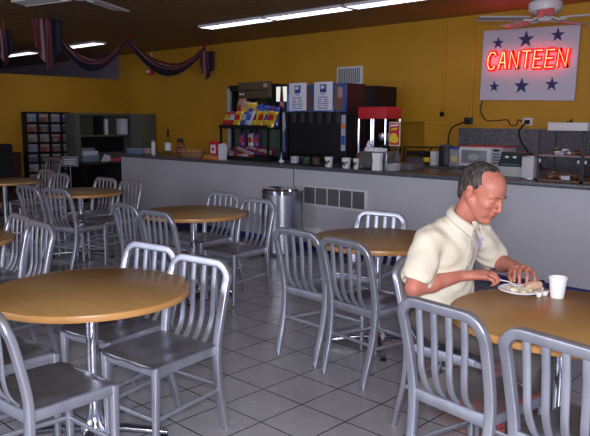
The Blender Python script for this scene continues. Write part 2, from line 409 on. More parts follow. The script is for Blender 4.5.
    for x, y in ((-.2615, .168), (-.2615, -.168), (.194, .168), (.194, -.168)):
        MB().lathe([(.013, 0), (.0145, .004), (.0145, .013), (.011, .016)], RUBBER, 12, Matrix.Translation((x, y, 0))).obj('foot_cap', t)
    return t
CHAIRS = [
 (-1.275, 2.43, 82, 'aluminium chair with its back to us, directly in front of the seated man'),
 (-.79, 2.34, 80, 'aluminium chair with its back to us, at the lower right corner of the frame'),
 (-2.43, 3.26, 83, 'chair seen from behind at the middle table, the right one of two'),
 (-2.89, 3.32, 88, 'chair seen from behind at the middle table, the left one of two'),
 (-1.64, 2.91, 2, 'aluminium chair the seated man sits on'),
 (-3.01, 3.90, 280, 'aluminium chair on the far side of the middle table, facing us'),
 (-4.31, 3.80, 272, 'aluminium chair standing just in front of the steel trash can'),
 (-4.92, 3.93, 274, 'chair facing us across the trash can table, left of the can'),
 (-4.82, 3.31, 87, 'chair seen from behind at the trash can table, left of the pair'),
 (-4.28, 3.22, 92, 'chair seen from behind at the trash can table, right of the pair'),
 (-3.09, 1.87, 278, 'chair facing us across the nearest left table, partly hidden by its top'),
 (-2.62, 1.83, 276, 'aluminium chair fully in view at the right of the nearest left table'),
 (-2.56, 1.23, 94, 'aluminium chair at lower left, its back cut by the frame, seat under nearest table'),
 (-3.10, 1.25, 92, 'aluminium chair at the left frame edge, only its seat corner showing under the nearest table'),
 (-4.76, 1.87, 268, 'aluminium chair at the left edge table with bright slats, the left of two'),
 (-4.33, 1.81, 268, 'aluminium chair at the left edge table with bright slats, the right of two'),
 (-6.90, 3.44, 96, 'chair seen from behind at the desk hutch table, left of the pair'),
 (-6.43, 3.50, 101, 'chair seen from behind at the desk hutch table, right of the pair'),
 (-7.15, 4.01, 275, 'chair facing us across the desk hutch table, partly hidden by the top'),
 (-6.61, 4.0, 273, 'aluminium chair beside the left end of the serving counter'),
 (-8.15, 3.95, 275, 'aluminium chair with bright slats between the two far left tables'),
 (-8.85, 4.13, 275, 'aluminium chair behind the far left table, its slat tops just showing above it'),
 (-11.55, 5.62, 280, 'lone aluminium chair farthest back, before the magazine rack'),
]
proto = None
for x, y, a, lb in CHAIRS:
    if proto is None: proto = make_chair(lb); proto.location = (x, y, 0); proto.rotation_euler.z = math.radians(a)
    else: dup(proto, (x, y, 0), math.radians(a), lb)

# ------------------------------------------------------------------ canteen sign
def star_poly(r, cx=0, cz=0, rot=0):
    return [(cx+(r if i % 2 == 0 else r*.39)*math.sin(rot+i*PI/5), cz+(r if i % 2 == 0 else r*.39)*math.cos(rot+i*PI/5)) for i in range(10)]
sg = thing('canteen_sign', 'white sign board with navy stars and red neon CANTEEN lettering on the yellow wall', 'sign', (-3.673, WY-.03, 2.2)); sg.rotation_euler.y = math.radians(1.3)
MB().box((-.588, -.012, -.41), (.588, .012, .425), mat('sign_board', (.62, .55, .66), .6), .004).obj('board', sg)
for px, py, r in ((500.7, 42.4, .078), (529.7, 40.4, .105), (560.7, 37.8, .085), (499.5, 87, .072), (528.5, 86.5, .1), (558.7, 85.2, .085)):
    x = (px-484)/97*1.175-.588; z = (101-py)/72*.835-.41
    MB().prism(star_poly(r, x, z), lambda a, b, s: (a, -.019+.006*s, b), NAVY).obj('star', sg)
NEON = emit('neon_tube', (1, .028, .012), 24.0)
LETRED = mat('red_letter_face', (.55, .02, .04), .5)
LET = {'C': [[(1, .82), (.8, 1), (.3, 1), (0, .72), (0, .28), (.3, 0), (.8, 0), (1, .2)]],
       'A': [[(0, 0), (.45, 1), (.62, 1), (1, 0)], [(.2, .38), (.84, .38)]],
       'N': [[(0, 0), (.02, 1), (.95, 0), (1, 1)]], 'T': [[(0, 1), (1, 1)], [(.52, 1), (.5, 0)]],
       'E': [[(1, 1), (.05, 1), (0, 0), (1, 0)], [(.03, .52), (.85, .52)]]}
xx = -.50; hgt = .195
for i, ch in enumerate('CANTEEN'):
    w = .095 if ch != 'N' else .105
    T = Matrix.Rotation(math.radians(-.4), 4, 'Y')
    def P(u, v, y): return T @ Vector((xx+u*w+v*.012, y, -.005+v*hgt-.06+.03))
    lt = MB()
    for st in LET[ch]:
        pts = [P(u, v, -.018) for u, v in st]
        for a, b in zip(pts, pts[1:]): d = (b-a).normalized()*.012; lt.sweep([a-d, b+d], [(.030, .004), (-.030, .004), (-.030, -.004), (.030, -.004)], LETRED, upv=(0, 1, 0))
    lo = lt.obj('letter', sg)
    nt = MB()
    for st in LET[ch]: nt.tube([P(u, v, -.038) for u, v in st], .0055, NEON, 8)
    nt.obj('neon_tube', lo)
    xx += w+.048
# wall bits
def wall_box(name, a, b, m, label, cat, bev=.003): return single(name, MB().box(a, b, m, bev), label, cat)
wv = thing('wall_vent', 'white louvred air vent high on the yellow wall', 'vent', (-6.38, WY, 2.19))
MB().box((-.24, -.02, -.13), (.24, 0, .13), WHITE, .004).obj('vent_frame', wv)
mb = MB()
for k in range(12): mb.box((-.20+k*.034, -.026, -.105), (-.20+k*.034+.016, -.018, .105), RUBBER)
mb.obj('slats', wv)
fa = thing('fire_alarm', 'red fire alarm strobe on the yellow wall below the bunting', 'fire alarm', (-11.33, WY, 2.47))
MB().box((-.09, -.06, -.06), (.09, 0, .06), RED, .01).obj('body', fa)
MB().box((-.07, -.085, -.03), (.0, -.06, .03), FOAM, .01).obj('strobe_lens', fa)
MB().box((-.012, -.02, .06), (.012, 0, .36), WHITE).obj('conduit', fa)
for x, z, lb in ((-4.43, 1.545, 'black electrical box with plug on the wall at left end of backsplash'), (-3.64, 1.54, 'pale electrical outlet on the wall right of the sign cable')):
    o = thing('wall_outlet', lb, 'outlet', (x, WY-.0, z))
    MB().box((-.06, -.02, -.045), (.06, 0, .045), DARK if x < -4 else WHITE, .005).obj('cover_plate', o)
    MB().box((-.03, -.05, -.03), (.03, -.02, .02), BLACK, .008).obj('plug', o)
single('power_cable', MB().tube(spline([(-4.24, 7.835, 1.79), (-4.27, 7.835, 1.68), (-4.19, 7.835, 1.56), (-4.05, 7.83, 1.55), (-3.9, 7.83, 1.56), (-3.86, 7.83, 1.5), (-3.78, 7.83, 1.5), (-3.76, 7.83, 1.56), (-3.71, 7.82, 1.54)], 5), .007, BLACK, 6), 'thin dark cable running from the neon sign to the pale outlet', 'cable')
single('power_cable', MB().tube(spline([(-3.64, 7.79, 1.53), (-3.68, 7.70, 1.42), (-3.62, 7.68, 1.28), (-3.5, 7.66, 1.16), (-3.36, 7.6, 1.06), (-3.3, 7.5, 1.003)], 5), .011, BLACK, 6), 'black cable dropping from the pale outlet down to the worktop', 'cable')
single('power_cable', MB().tube(spline([(-4.46, 7.79, 1.53), (-4.6, 7.74, 1.46), (-4.64, 7.72, 1.3), (-4.6, 7.7, 1.1), (-4.55, 7.68, 1.004)], 5), .010, BLACK, 6), 'black cable dropping beside the left end of the backsplash', 'cable')
single('door_stop', MB().lathe([(.03, 0), (.034, .015), (.02, .03)], BLACK, 16, Matrix.Translation((-4.81, WY-.018, 1.633)) @ Matrix.Rotation(PI/2, 4, 'X')), 'small round black knob on the yellow wall', 'knob')

# ------------------------------------------------------------------ things behind and on the counter
CZ = 1.006; RZ = .996
def rod(a, b, r=.008, m=CHROME, k=8): return MB().tube([a, b], r, m, k)
# tall drinks coolers standing on the floor behind the counter
t = thing('drinks_cooler', 'tall glass-fronted cooler behind the snack rack with dark header panel', 'cooler', (-7.38, 6.75, 0))
cb = MB(); cb.box((-.51, .05, 0), (-.47, .7, 2.05), OLIVE, .004).box((.47, .05, 0), (.51, .7, 2.05), BLACK, .004).box((-.47, .66, 0), (.47, .7, 2.05), mat('cooler_back', (.16, .12, .06), .6)).box((-.47, .05, 0), (.47, .66, .1), BLACK).box((-.47, .05, 2.0), (.47, .66, 2.05), BLACK)
cb.obj('cabinet', t)
d = MB(); d.box((-.47, 0, .1), (-.40, .045, 2.0), mat('cooler_frame', (.28, .29, .27), .4), .004).box((.40, 0, .1), (.47, .045, 2.0), BLACK, .004).box((-.40, 0, .1), (.40, .045, .18), BLACK).box((-.40, 0, 1.96), (.40, .045, 2.0), BLACK)
dd = d.obj('door', t); MB().box((-.40, .018, .18), (.40, .026, 1.96), GLASS).obj('glass_pane', dd)
for z in (.5, .85, 1.2, 1.55): MB().box((-.465, .08, z), (.465, .64, z+.012), DARK).obj('shelf', t)
h = MB().box((-.16, -.05, 1.85), (.5, .0, 2.08), mat('header_panel', (.07, .045, .025), .5), .006).obj('header_panel', t)
MB().box((-.14, -.054, 1.955), (.48, -.049, 1.965), BLACK).box((.38, -.056, 2.0), (.45, -.05, 2.05), mat('header_badge', (.25, .26, .2), .5)).box((-.12, -.056, 1.90), (-.09, -.05, 1.925), WHITE).box((-.06, -.056, 1.90), (-.03, -.05, 1.925), WHITE).obj('badge', h)
t = thing('drinks_cooler', 'slim dark drinks machine with lit top panel and bottle poster', 'cooler', (-6.62, 6.76, 0))
MB().box((-.21, .02, 0), (.16, .6, 2.03), BLACK, .008).obj('cabinet', t)
MB().box((-.19, .0, 1.80), (.14, .02, 2.0), emit('lit_panel', (.95, .97, .85), .55), .003).obj('lit_panel', t)
pa = MB().box((-.02, .002, 1.03), (.14, .019, 1.79), mat('poster_dark', (.03, .035, .07), .5)).obj('poster', t)
mb = MB()
mb.prism([(.02, 1.62), (.10, 1.66), (.12, 1.45), (.10, 1.38), (.02, 1.42)], lambda a, b, s: (a, -.003+.004*s, b), PAPER)
mb.prism([(.03, 1.4), (.10, 1.38), (.12, 1.1), (.02, 1.14), (.05, 1.25)], lambda a, b, s: (a, -.003+.004*s, b), mat('poster_blue', (.2, .3, .55), .5))
mb.prism([(.03, 2.0), (.065, 2.0), (.085, 1.8), (.09, 1.66), (.02, 1.66), (.015, 1.8)], lambda a, b, s: (a, -.010+.006*s, b), mat('poster_plum', (.09, .02, .06), .5))
mb.prism([(.03, 1.80), (.09, 1.78), (.10, 1.70), (.02, 1.72)], lambda a, b, s: (a, -.014+.004*s, b), mat('poster_pink', (.55, .18, .2), .5))
mb.obj('bottle_picture', pa); pa.location.x = -.125

# soda dispenser with menu boards
t = thing('soda_dispenser', 'large black soda dispenser on the counter under two white price sheets', 'drink dispenser', (-5.585, 6.24, CZ))
mb = MB(); mb.box((-.47, .0, .09), (.47, .36, .97), BLACK, .012).box((-.44, .06, 0), (.44, .34, .09), BLACK).obj('housing', t)
hd = MB().box((-.475, -.04, .635), (.475, .0, .965), mat('menu_blue', (.03, .08, .26), .4), .006).obj('menu_board', t)
mb = MB()
for cx, c in ((-.12, (.12, .05, .04)), (.36, (.16, .09, .07))):
    if cx > 0: mb.obj('menu_picture', hd); mb = MB()
    mb.prism([(cx-.05, .64), (cx+.07, .66), (cx+.09, .8), (cx+.03, .95), (cx-.03, .95), (cx-.05, .8)], lambda a, b, s: (a, -.044+.004*s, b), mat('menu_art_brown', c, .5))
mb.obj('menu_picture', hd); mb = MB()
mb.prism([(-.47, .64), (-.36, .64), (-.40, .8), (-.47, .9)], lambda a, b, s: (a, -.044+.004*s, b), mat('menu_art_pale', (.12, .22, .5), .5))
mb.obj('menu_picture', hd); mb = MB(); mb.prism([(.2, .64), (.34, .64), (.26, .75)], lambda a, b, s: (a, -.044+.004*s, b), bpy.data.materials['menu_art_pale'])
mb.obj('menu_picture', hd); mb = MB(); mb.box((.37, -.050, .80), (.44, -.044, .92), mat('menu_tag', (.4, .25, .25), .6))
mb.obj('menu_tag', hd)
for cx in (-.275, .145):
    sh = MB().box((cx-.145, -.052, .655), (cx+.145, -.046, .99), PAPER, .001).obj('price_sheet', t)
    l = MB().box((cx-.05, -.055, .865), (cx+.05, -.051, .96), mat('sheet_ink', (.04, .06, .3), .6))
    l.box((cx-.035, -.057, .91), (cx+.02, -.0545, .945), PAPER).box((cx-.03, -.055, .842), (cx+.03, -.051, .852), bpy.data.materials['sheet_ink'])
    for k, (w1, w2) in enumerate(((.07, .0), (.035, .045), (.04, .05), (.09, .0), (.035, .055), (.08, 0))):
        z = .815-k*.026
        if w2: l.box((cx-.085, -.055, z-.009), (cx-.085+w1*1.6, -.051, z), bpy.data.materials['sheet_ink']).box((cx+.01, -.055, z-.009), (cx+.01+w2*1.4, -.051, z), bpy.data.materials['sheet_ink'])
        else: l.box((cx-w1, -.055, z-.009), (cx+w1, -.051, z), bpy.data.materials['sheet_ink'])
    l.obj('print', sh)
for k in range(6):
    x = -.36+k*.144; MB().box((x-.035, -.035, .50), (x+.035, .0, .63), DARK, .008).obj('valve', t)
MB().box((-.45, -.12, .0), (.45, .06, .035), DARK, .01).obj('drip_tray', t)
MB().box((.39, -.003, .18), (.455, .001, .60), mat('label_strip', (.35, .42, .5), .5)).box((.395, -.005, .44), (.45, -.002, .5), ORANGE).box((.395, -.005, .25), (.45, -.002, .36), BLUE).obj('label_strip', t)
t = thing('vending_cabinet', 'black upright machine on rear worktop beside the soda dispenser', 'machine', (-5.68, 7.22, RZ))
MB().box((-.23, 0, 0), (.22, .5, 1.0), BLACK, .01).obj('housing', t); MB().box((-.2, -.012, .1), (.19, 0, .93), mat('machine_front', (.02, .02, .025), .3), .004).obj('door', t)
MB().box((-.10, -.02, .8), (.05, -.012, .92), mat('machine_note', (.38, .26, .28), .7)).obj('notice', t)

# snack rack
t = thing('snack_rack', 'black wire snack rack on counter loaded with chip bags', 'rack', (-6.865, 6.2, CZ))
for x in (-.47, .47):
    for y in (0, .24): MB().box((x-.012, y-.012, 0), (x+.012, y+.012, .44 if y == 0 else .72), BLACK).obj('post', t)
for z in (.0, .42): MB().box((-.48, -.02, z), (.48, .26, z+.018), BLACK, .003).box((-.48, -.03, z), (.48, -.02, z+.05), BLACK).obj('shelf', t)
MB().box((-.46, .245, .05), (.46, .252, .42), GREEN).obj('back_panel', t)
def bag_mesh(w, h, d, m, m2):
    N = 8; vs = []; fs = []
    for s_ in (1, -1):
        for i in range(N+1):
            for j in range(N+1):
                u, v = i/N*2-1, j/N*2-1
                th = d/2*(max(0, 1-u**4)*max(0, 1-v**6))**.6*(1+.12*math.sin(9*u+3*v))
                pinch = 1-.06*abs(v)**3*0
                vs.append((u*w/2*(1-.05*(1-abs(v))), s_*th, h/2*(1+v)))
    q = (N+1)**2
    for i in range(N):
        for j in range(N):
            a = i*(N+1)+j; fs += [(a, a+1, a+N+2, a+N+1), (q+a, q+a+N+1, q+a+N+2, q+a+1)]
    mb = MB().add(vs, fs, m)
    mb.mi(m2)
    for k in range(len(mb.f)):
        c = sum((Vector(mb.v[i]) for i in mb.f[k]), Vector())/4
        if abs(c.x) < w*.3 and h*.38 < c.z < h*.72: mb.m[k] = 1
    return mb
FOIL = {n: mat('foil_'+n, c, .25, .25) for n, c in dict(red=(.42, .03, .03), yellow=(.62, .40, .03), blue=(.05, .09, .42), tan=(.42, .24, .18), purple=(.16, .04, .2), silver=(.45, .47, .55), green=(.05, .2, .08), maroon=(.22, .03, .03)).items()}
def bag(c, c2, x, y, z, lean, yaw, w=.16, h=.23, label='', name='chip_bag', group='snack bags on the rack', roll=0):
    o = single(name, bag_mesh(w, h, .07, FOIL[c], FOIL[c2]), label, 'snack bag', (x, y, z), 0, group); o.rotation_euler = (lean, roll, yaw); return o
BAGS = [('red', 'yellow', -.45), ('red', 'silver', -.33), ('yellow', 'red', -.21), ('blue', 'silver', -.08), ('silver', 'blue', .04), ('yellow', 'maroon', .16), ('yellow', 'red', .28), ('yellow', 'blue', .39), ('yellow', 'red', .48)]
ords = ['leftmost', 'second from left', 'third from left', 'fourth from left', 'middle', 'fourth from right', 'third from right', 'second from right', 'rightmost']
for k, (a, b, x) in enumerate(BAGS):
    bag(a, b, -6.865+x*.92, 6.235+.006*(k % 2), CZ+.443, -.42, random.uniform(-.25, .25), .155, .23, '%s chip bag, %s in the front row of the snack rack' % (a, ords[k]), roll=random.uniform(-.12, .12))
for k, (a, b, x) in enumerate([('tan', 'red', -.30), ('tan', 'yellow', -.16), ('yellow', 'blue', -.03), ('blue', 'yellow', .10), ('blue', 'silver', .22), ('purple', 'yellow', .34), ('blue', 'red', .45)]):
    bag(a, b, -6.865+x*.92, 6.35, CZ+.443, -.25, random.uniform(-.3, .3), .15, (.40, .35, .34, .32, .30, .29, .27)[k], '%s snack bag, %s in the back row of the snack rack' % (a, ['leftmost', 'second from left', 'third from left', 'middle', 'third from right', 'second from right', 'rightmost'][k]), roll=random.uniform(-.12, .12))
for k, (a, x) in enumerate((('purple', -.21), ('purple', .08), ('silver', -.02))):
    bag(a, 'red', -6.865+x, 6.36, CZ+.16, 0, 0, .11, .2, ('purple bag clipped below the upper shelf, left one', 'purple bag clipped below the upper shelf, right one', 'small silver bag between the two purple ones')[k])
    single('hanging_clip', MB().box((-.02, -.01, 0), (.02, .01, .062), BLACK), 'black clip holding a snack bag under the upper shelf', 'clip', (-6.865+x, 6.36, CZ+.357), 0, 'clips under the upper shelf')
boxc = [('maroon', -.44), ('silver', -.33), ('red', -.22), ('tan', -.11), ('silver', .0), ('red', .12), ('maroon', .25), ('maroon', .40)]
for k, (c, x) in enumerate(boxc):
    w = .095 if k < 6 else .12
    t = thing('candy_box', 'open %s candy box, %s along the rack bottom shelf' % (c, ['leftmost', 'second from left', 'third from left', 'fourth from left', 'fourth from right', 'third from right', 'second from right', 'rightmost'][k]), 'candy box', (-6.865+x*.9, 6.23, CZ+.02), 0, 'candy boxes on the rack')
    MB().box((-w/2, -.01, 0), (w/2, .15, .06), FOIL[c] if k < 6 else BLACK, .002).box((-w/2, .14, .06), (w/2, .15, .15), FOIL[c], .001).obj('carton', t)
    mb = MB()
    for q in range(4): mb.box((-w/2+.008, .005+q*.032, .061), (w/2-.008, .025+q*.032, .085+q*.014), FOIL[('tan', 'silver', 'purple', 'maroon')[(k+q) % 4]], .003)
    mb.obj('candy_bars', t)
# drinks can
t = thing('drink_can', 'tall dark drink can standing at the counter edge under the poster', 'can', (-5.93, 5.98, CZ))
MB().lathe([(.022, 0), (.031, .008), (.031, .135), (.025, .15)], mat('can_body', (.06, .07, .12), .25, .8), 20).obj('can_body', t)
MB().lathe([(.0315, .02), (.0315, .05)], PAPER, 20).obj('label_band', t)

# left end of the counter
t = thing('storage_box', 'pale blue lidded box at far left end of counter', 'box', (-9.25, 6.1, CZ))
MB().box((-.17, -.1, 0), (.17, .1, .07), mat('pale_blue', (.14, .22, .32), .5), .01).obj('box_body', t); MB().box((-.18, -.11, .07), (.12, .11, .09), mat('pale_lilac', (.3, .28, .38), .5), .005).obj('lid', t)
t = thing('planter', 'small pinkish pot with leafy sprigs at left end of counter', 'plant', (-8.98, 6.12, CZ))
MB().lathe([(.05, 0), (.075, .02), (.085, .1), (.07, .1)], mat('pink_pot', (.32, .22, .22), .6), 20).obj('pot', t)
mb = MB()
for k in range(26):
    a = random.uniform(0, 6.28); r = random.uniform(.01, .11); z = random.uniform(.12, .21); c = Vector((r*math.cos(a), r*math.sin(a), z))
    d1 = Vector((math.cos(a), math.sin(a), .5))*.022; d2 = Vector((-math.sin(a), math.cos(a), 0))*.01
    mb.add([c-d1, c+d2, c+d1, c-d2, c+Vector((0, 0, .004))], [(0, 1, 4), (1, 2, 4), (2, 3, 4), (3, 0, 4), (3, 2, 1, 0)], FOIL['green']); mb.tube([(0, 0, .09), c], .0015, FOIL['green'], 4)
mb.obj('leaves', t)
t = thing('pump_bottle', 'narrow white bottle left of the dark-necked bottle', 'bottle', (-8.85, 6.12, CZ))
MB().lathe([(.03, 0), (.034, .01), (.034, .18), (.028, .2)], WHITE, 20).obj('bottle_body', t); MB().lathe([(.029, .2), (.029, .225), (.02, .235)], mat('purple_cap', (.14, .1, .25), .4), 16).obj('cap', t)
t = thing('bottle', 'clear bottle with white label and dark neck on the counter', 'bottle', (-8.58, 6.2, CZ))
MB().lathe([(.04, 0), (.05, .01), (.05, .22), (.02, .28), (.016, .3)], GLASS, 20).obj('glass_body', t); MB().lathe([(.0165, .28), (.0175, .38), (.012, .39)], BLACK, 16).obj('neck_cap', t)
MB().lathe([(.0508, .07), (.0508, .19)], PAPER, 20).obj('label_band', t)
for k, (x, y) in enumerate(((-8.50, 6.0), (-8.36, 6.01), (-8.25, 6.0))):
    single('drinking_glass', MB().lathe([(.02, 0), (.028, .004), (.033, .09), (.030, .09), (.025, .01)], GLASS, 16), 'small empty drinking glass on left part of counter, %s of three' % ('left', 'middle', 'right')[k], 'glass', (x, y, CZ), 0, 'drinking glasses')
for k, (x, y, hh) in enumerate(((-8.42, 6.3, .2), (-8.30, 6.22, .23))):
    t = thing('glass_jar', ('short glass jar of sweets beside the clear bottle', 'taller glass jar of sweets left of the bread basket')[k], 'jar', (x, y, CZ))
    MB().lathe([(.05, 0), (.06, .01), (.062, hh-.05), (.045, hh-.02), (.045, hh)], GLASS, 20).obj('jar_glass', t)
    MB().lathe([(.047, hh), (.05, hh+.02), (.01, hh+.035)], DARK, 16).obj('lid', t)
    mb = MB()
    for q in range(24):
        a = random.uniform(0, 6.28); r = .04*random.random()**.5; z = .02+random.random()*(hh-.09)
        mb.lathe([(.003, -.011), (.011, -.004), (.011, .004), (.003, .011)], (WHITE, RED, BROWN)[q % 3], 8, Matrix.Translation((r*math.cos(a), r*math.sin(a), z)))
    o = mb.obj('sweets', t); o['kind'] = 'stuff'
t = thing('bread_basket', 'long low wicker basket filled with buns', 'basket', (-7.9, 6.13, CZ))
MB().lathe([(.16, 0), (.2, .07), (.215, .075), (.205, .08), (.155, .012)], WICKER, 28, Matrix.Scale(1.35, 4, (1, 0, 0)) @ Matrix.Scale(.6, 4, (0, 1, 0))).obj('basket', t)
for k in range(7):
    x = -.17+.057*k; y = (-.03, .04)[k % 2]
    o = single('bun', MB().lathe([(.012, 0), (.04, .012), (.045, .03), (.03, .05), (.006, .056)], BREAD, 16), 'brown bun in the wicker basket', 'bun', (-7.9+x, 6.13+y, CZ+.05+.012*(k % 2)), 0, 'buns in the basket')
t = thing('snack_packet', 'red and white packet standing beside the bread basket', 'packet', (-7.47, 6.2, CZ))
MB().box((-.1, -.03, 0), (.1, .03, .24), RED, .015).obj('packet', t); MB().box((-.06, -.034, .07), (.05, -.029, .19), PAPER).box((-.03, -.037, .11), (.02, -.033, .15), RED).obj('front_print', t)
t = thing('snack_tray', 'low orange tray of wrapped snacks at counter edge', 'tray', (-7.3, 6.0, CZ))
MB().box((-.14, -.05, 0), (.12, .06, .03), ORANGE, .008).obj('tray', t)
for k in range(4): MB().box((-.125+k*.06, -.04, .03), (-.075+k*.06, .05, .055), FOIL[('yellow', 'tan')[k % 2]], .008).obj('wrapped_snack', t)
single('paper_bag', MB().prism([(-.05, 0), (.05, 0), (.06, .19), (.02, .22), (-.055, .2)], lambda a, b, s: (a, -.03+.06*s, b), PAPER), 'crumpled white paper bag at the left foot of the snack rack', 'paper bag', (-7.13, 6.05, CZ))

# glassware and printed cups before the dispenser
for k, (x, hh, c) in enumerate(((-5.74, .14, PAPER), (-5.55, .14, GREEN), (-5.38, .15, BROWN))):
    t = thing('glass_jug', ('clear jug of white packets before the soda dispenser', 'clear jug with dark green contents before the soda dispenser', 'clear jug with brown contents before the soda dispenser')[k], 'jug', (x, 6.02, CZ+0))
    MB().lathe([(.05, 0), (.06, .006), (.066, hh), (.062, hh), (.056, .012)], GLASS, 20).obj('jug_glass', t)
    MB().lathe([(.03, .016), (.052, .018), (.054, hh*.7), (.01, hh*.74)], c, 16).obj('contents', t)
CUPP = mat('cup_print', (.07, .02, .015), .5)
def cup(x, y, z, r, h, name, label, group, printed):
    t = thing(name, label, 'cup', (x, y, z), 0, group)
    MB().lathe([(r*.72, 0), (r*.74, .004), (r*.98, h-.006), (r*1.04, h-.004), (r*1.04, h), (r*.93, h), (r*.68, .01)], PAPER if printed else FOAM, 24).obj('cup_wall', t)
    if printed:
        mb = MB()
        for q, (a, zz, s_) in enumerate(((-2.2, .5, .3), (-1.6, .55, .42), (-1.35, .35, .25), (-.9, .6, .3))):
            rr = r*(.74+.24*zz)+.0012; pts = []
            for i in range(8): th = i*PI/4; aa = a+s_*.9*math.cos(th); z_ = h*(zz+s_*.62*math.sin(th)); pts.append((rr*math.cos(aa), rr*math.sin(aa), z_))
            c = Vector((rr*1.01*math.cos(a), rr*1.01*math.sin(a), h*zz)); mb.add([c]+pts, [(0, i+1, (i+1) % 8+1) for i in range(8)], CUPP)
        mb.obj('printed_motif', t)
    return t
cup(-5.175, 6.0, CZ, .052, .115, 'paper_cup', 'printed coffee cup on the counter, leftmost and dark shaded', 'printed cups on the counter', True)
cup(-4.905, 5.99, CZ, .056, .115, 'paper_cup', 'printed coffee cup on the counter, middle one of three', 'printed cups on the counter', True)
cup(-4.755, 5.98, CZ, .036, .115, 'paper_cup', 'narrow printed coffee cup next to the warmer box', 'printed cups on the counter', True)

# popcorn machine
t = thing('popcorn_machine', 'glass popcorn machine with red top on chrome posts', 'popcorn machine', (-4.78, 6.42, CZ))
MB().box((-.20, -.14, .555), (.20, .16, .69), RED, .008).obj('top', t)
MB().box((-.21, -.15, 0), (.21, .17, .16), STEEL, .008).obj('base', t)
for x in (-.19, .0, .19):
    for y in ((-.13, .15) if x != .0 else (-.14,)): rod((x, y, .16), (x, y, .555), .013, CHROME).obj('post', t)
for y in (-.118, .138): MB().box((-.18, y-.002, .165), (.18, y+.002, .55), GLASS).obj('glass_panel', t)
kt = MB().lathe([(.05, 0), (.09, .01), (.1, .08), (.095, .1)], DCHROME, 24, Matrix.Translation((.08, .02, .3))).obj('kettle', t); rod((.08, .02, .4), (.08, .02, .555), .01, CHROME).obj('kettle_hanger', kt)
t = thing('food_warmer', 'low steel box with dark front below the popcorn machine', 'warmer', (-4.54, 6.0, CZ))
MB().box((-.19, 0, .01), (.19, .22, .2), STEEL, .01).obj('housing', t); MB().box((-.17, -.008, .03), (.10, 0, .18), mat('warmer_front', (.10, .10, .085), .35), .003).obj('front_panel', t)
for x in (-.16, .16): MB().lathe([(.012, 0), (.012, .012)], BLACK, 10, Matrix.Translation((x, .03, 0))).obj('foot', t)
mb = MB()
for k in range(5): mb.tube([(-.34+.05*k, .1, .205+.012*k), (-.16+.05*k, .03, .235+.005*k)], .008, BLACK, 6)
o = single('tongs', MB().tube(spline([(-.30, .08, .0), (-.1, .04, .02), (.05, .02, .045), (.14, .0, .05)], 4), .010, BLACK, 8).tube(spline([(-.26, .10, .0), (-.08, .09, .02), (.08, .09, .04)], 4), .010, BLACK, 8), 'black handled serving tools lying on top of the warmer', 'serving tools', (-4.52, 6.06, CZ+.212))
t = thing('napkin_holder', 'white napkin stand in front of the warmer, crumpled napkins on top', 'napkin stand', (-4.43, 5.94, CZ))
MB().box((-.05, -.03, 0), (.05, .03, .012), WHITE).prism([(-.055, .012), (.055, .012), (.045, .1), (.058, .19), (-.058, .19), (-.045, .1)], lambda a, b, s: (a, -.025+.045*s, b), FOAM).obj('stand', t)
for k in range(4): MB().prism([(-.05, 0), (.04, .0), (.06, .03), (-.03, .045)], lambda a, b, s: (a, -.02+.04*s, b), PAPER, Matrix.Translation((-.16+.06*k, .05, .202)) @ Matrix.Rotation(.4*k, 4, 'Z')).obj('napkin', t)
single('paper_packet', MB().prism([(-.04, 0), (.04, 0), (.025, .07), (.0, .12), (-.02, .08)], lambda a, b, s: (a, -.01+.02*s, b), PAPER), 'white paper cone standing on the warmer', 'paper', (-4.62, 6.03, CZ+.2005))
# lemonade dispenser
t = thing('lemonade_dispenser', 'clear drink dispenser with a lemon picture label', 'drink dispenser', (-4.30, 6.28, CZ))
MB().box((-.2, -.06, 0), (.12, .2, .07), RUBBER, .01).obj('base', t)
MB().box((-.19, -.04, .07), (.115, .18, .53), GLASS, .01).obj('tank', t)
lp = MB().box((-.195, -.052, .26), (-.05, -.042, .52), mat('label_yellow', (.75, .7, .55), .5)).obj('picture_label', t)
mb = MB().box((-.188, -.055, .27), (-.057, -.051, .51), RED)
for q, (x, z, r) in enumerate(((-.13, .36, .042), (-.11, .33, .04), (-.145, .33, .035))): mb.prism([(x+r*1.15*math.cos(i*PI/6), z+r*math.sin(i*PI/6)) for i in range(12)], lambda a, b, s, q=q: (a, -.058-.001*q+.004*s, b), YEL)
mb.prism([(-.175, .47), (-.07, .48), (-.07, .50), (-.175, .49)], lambda a, b, s: (a, -.057+.003*s, b), PAPER).prism([(-.165, .43), (-.08, .44), (-.09, .46), (-.16, .45)], lambda a, b, s: (a, -.057+.003*s, b), YEL).obj('lemon_picture', lp)
for k in range(7):
    single('paper_plate', MB().lathe([(.06, 0), (.088, .008), (.086, .0105), (.058, .003)], FOAM, 28), 'white paper plate in the stack beside the lemonade dispenser', 'plate', (-4.31, 6.05, CZ+k*.0106), 0, 'stack of paper plates')
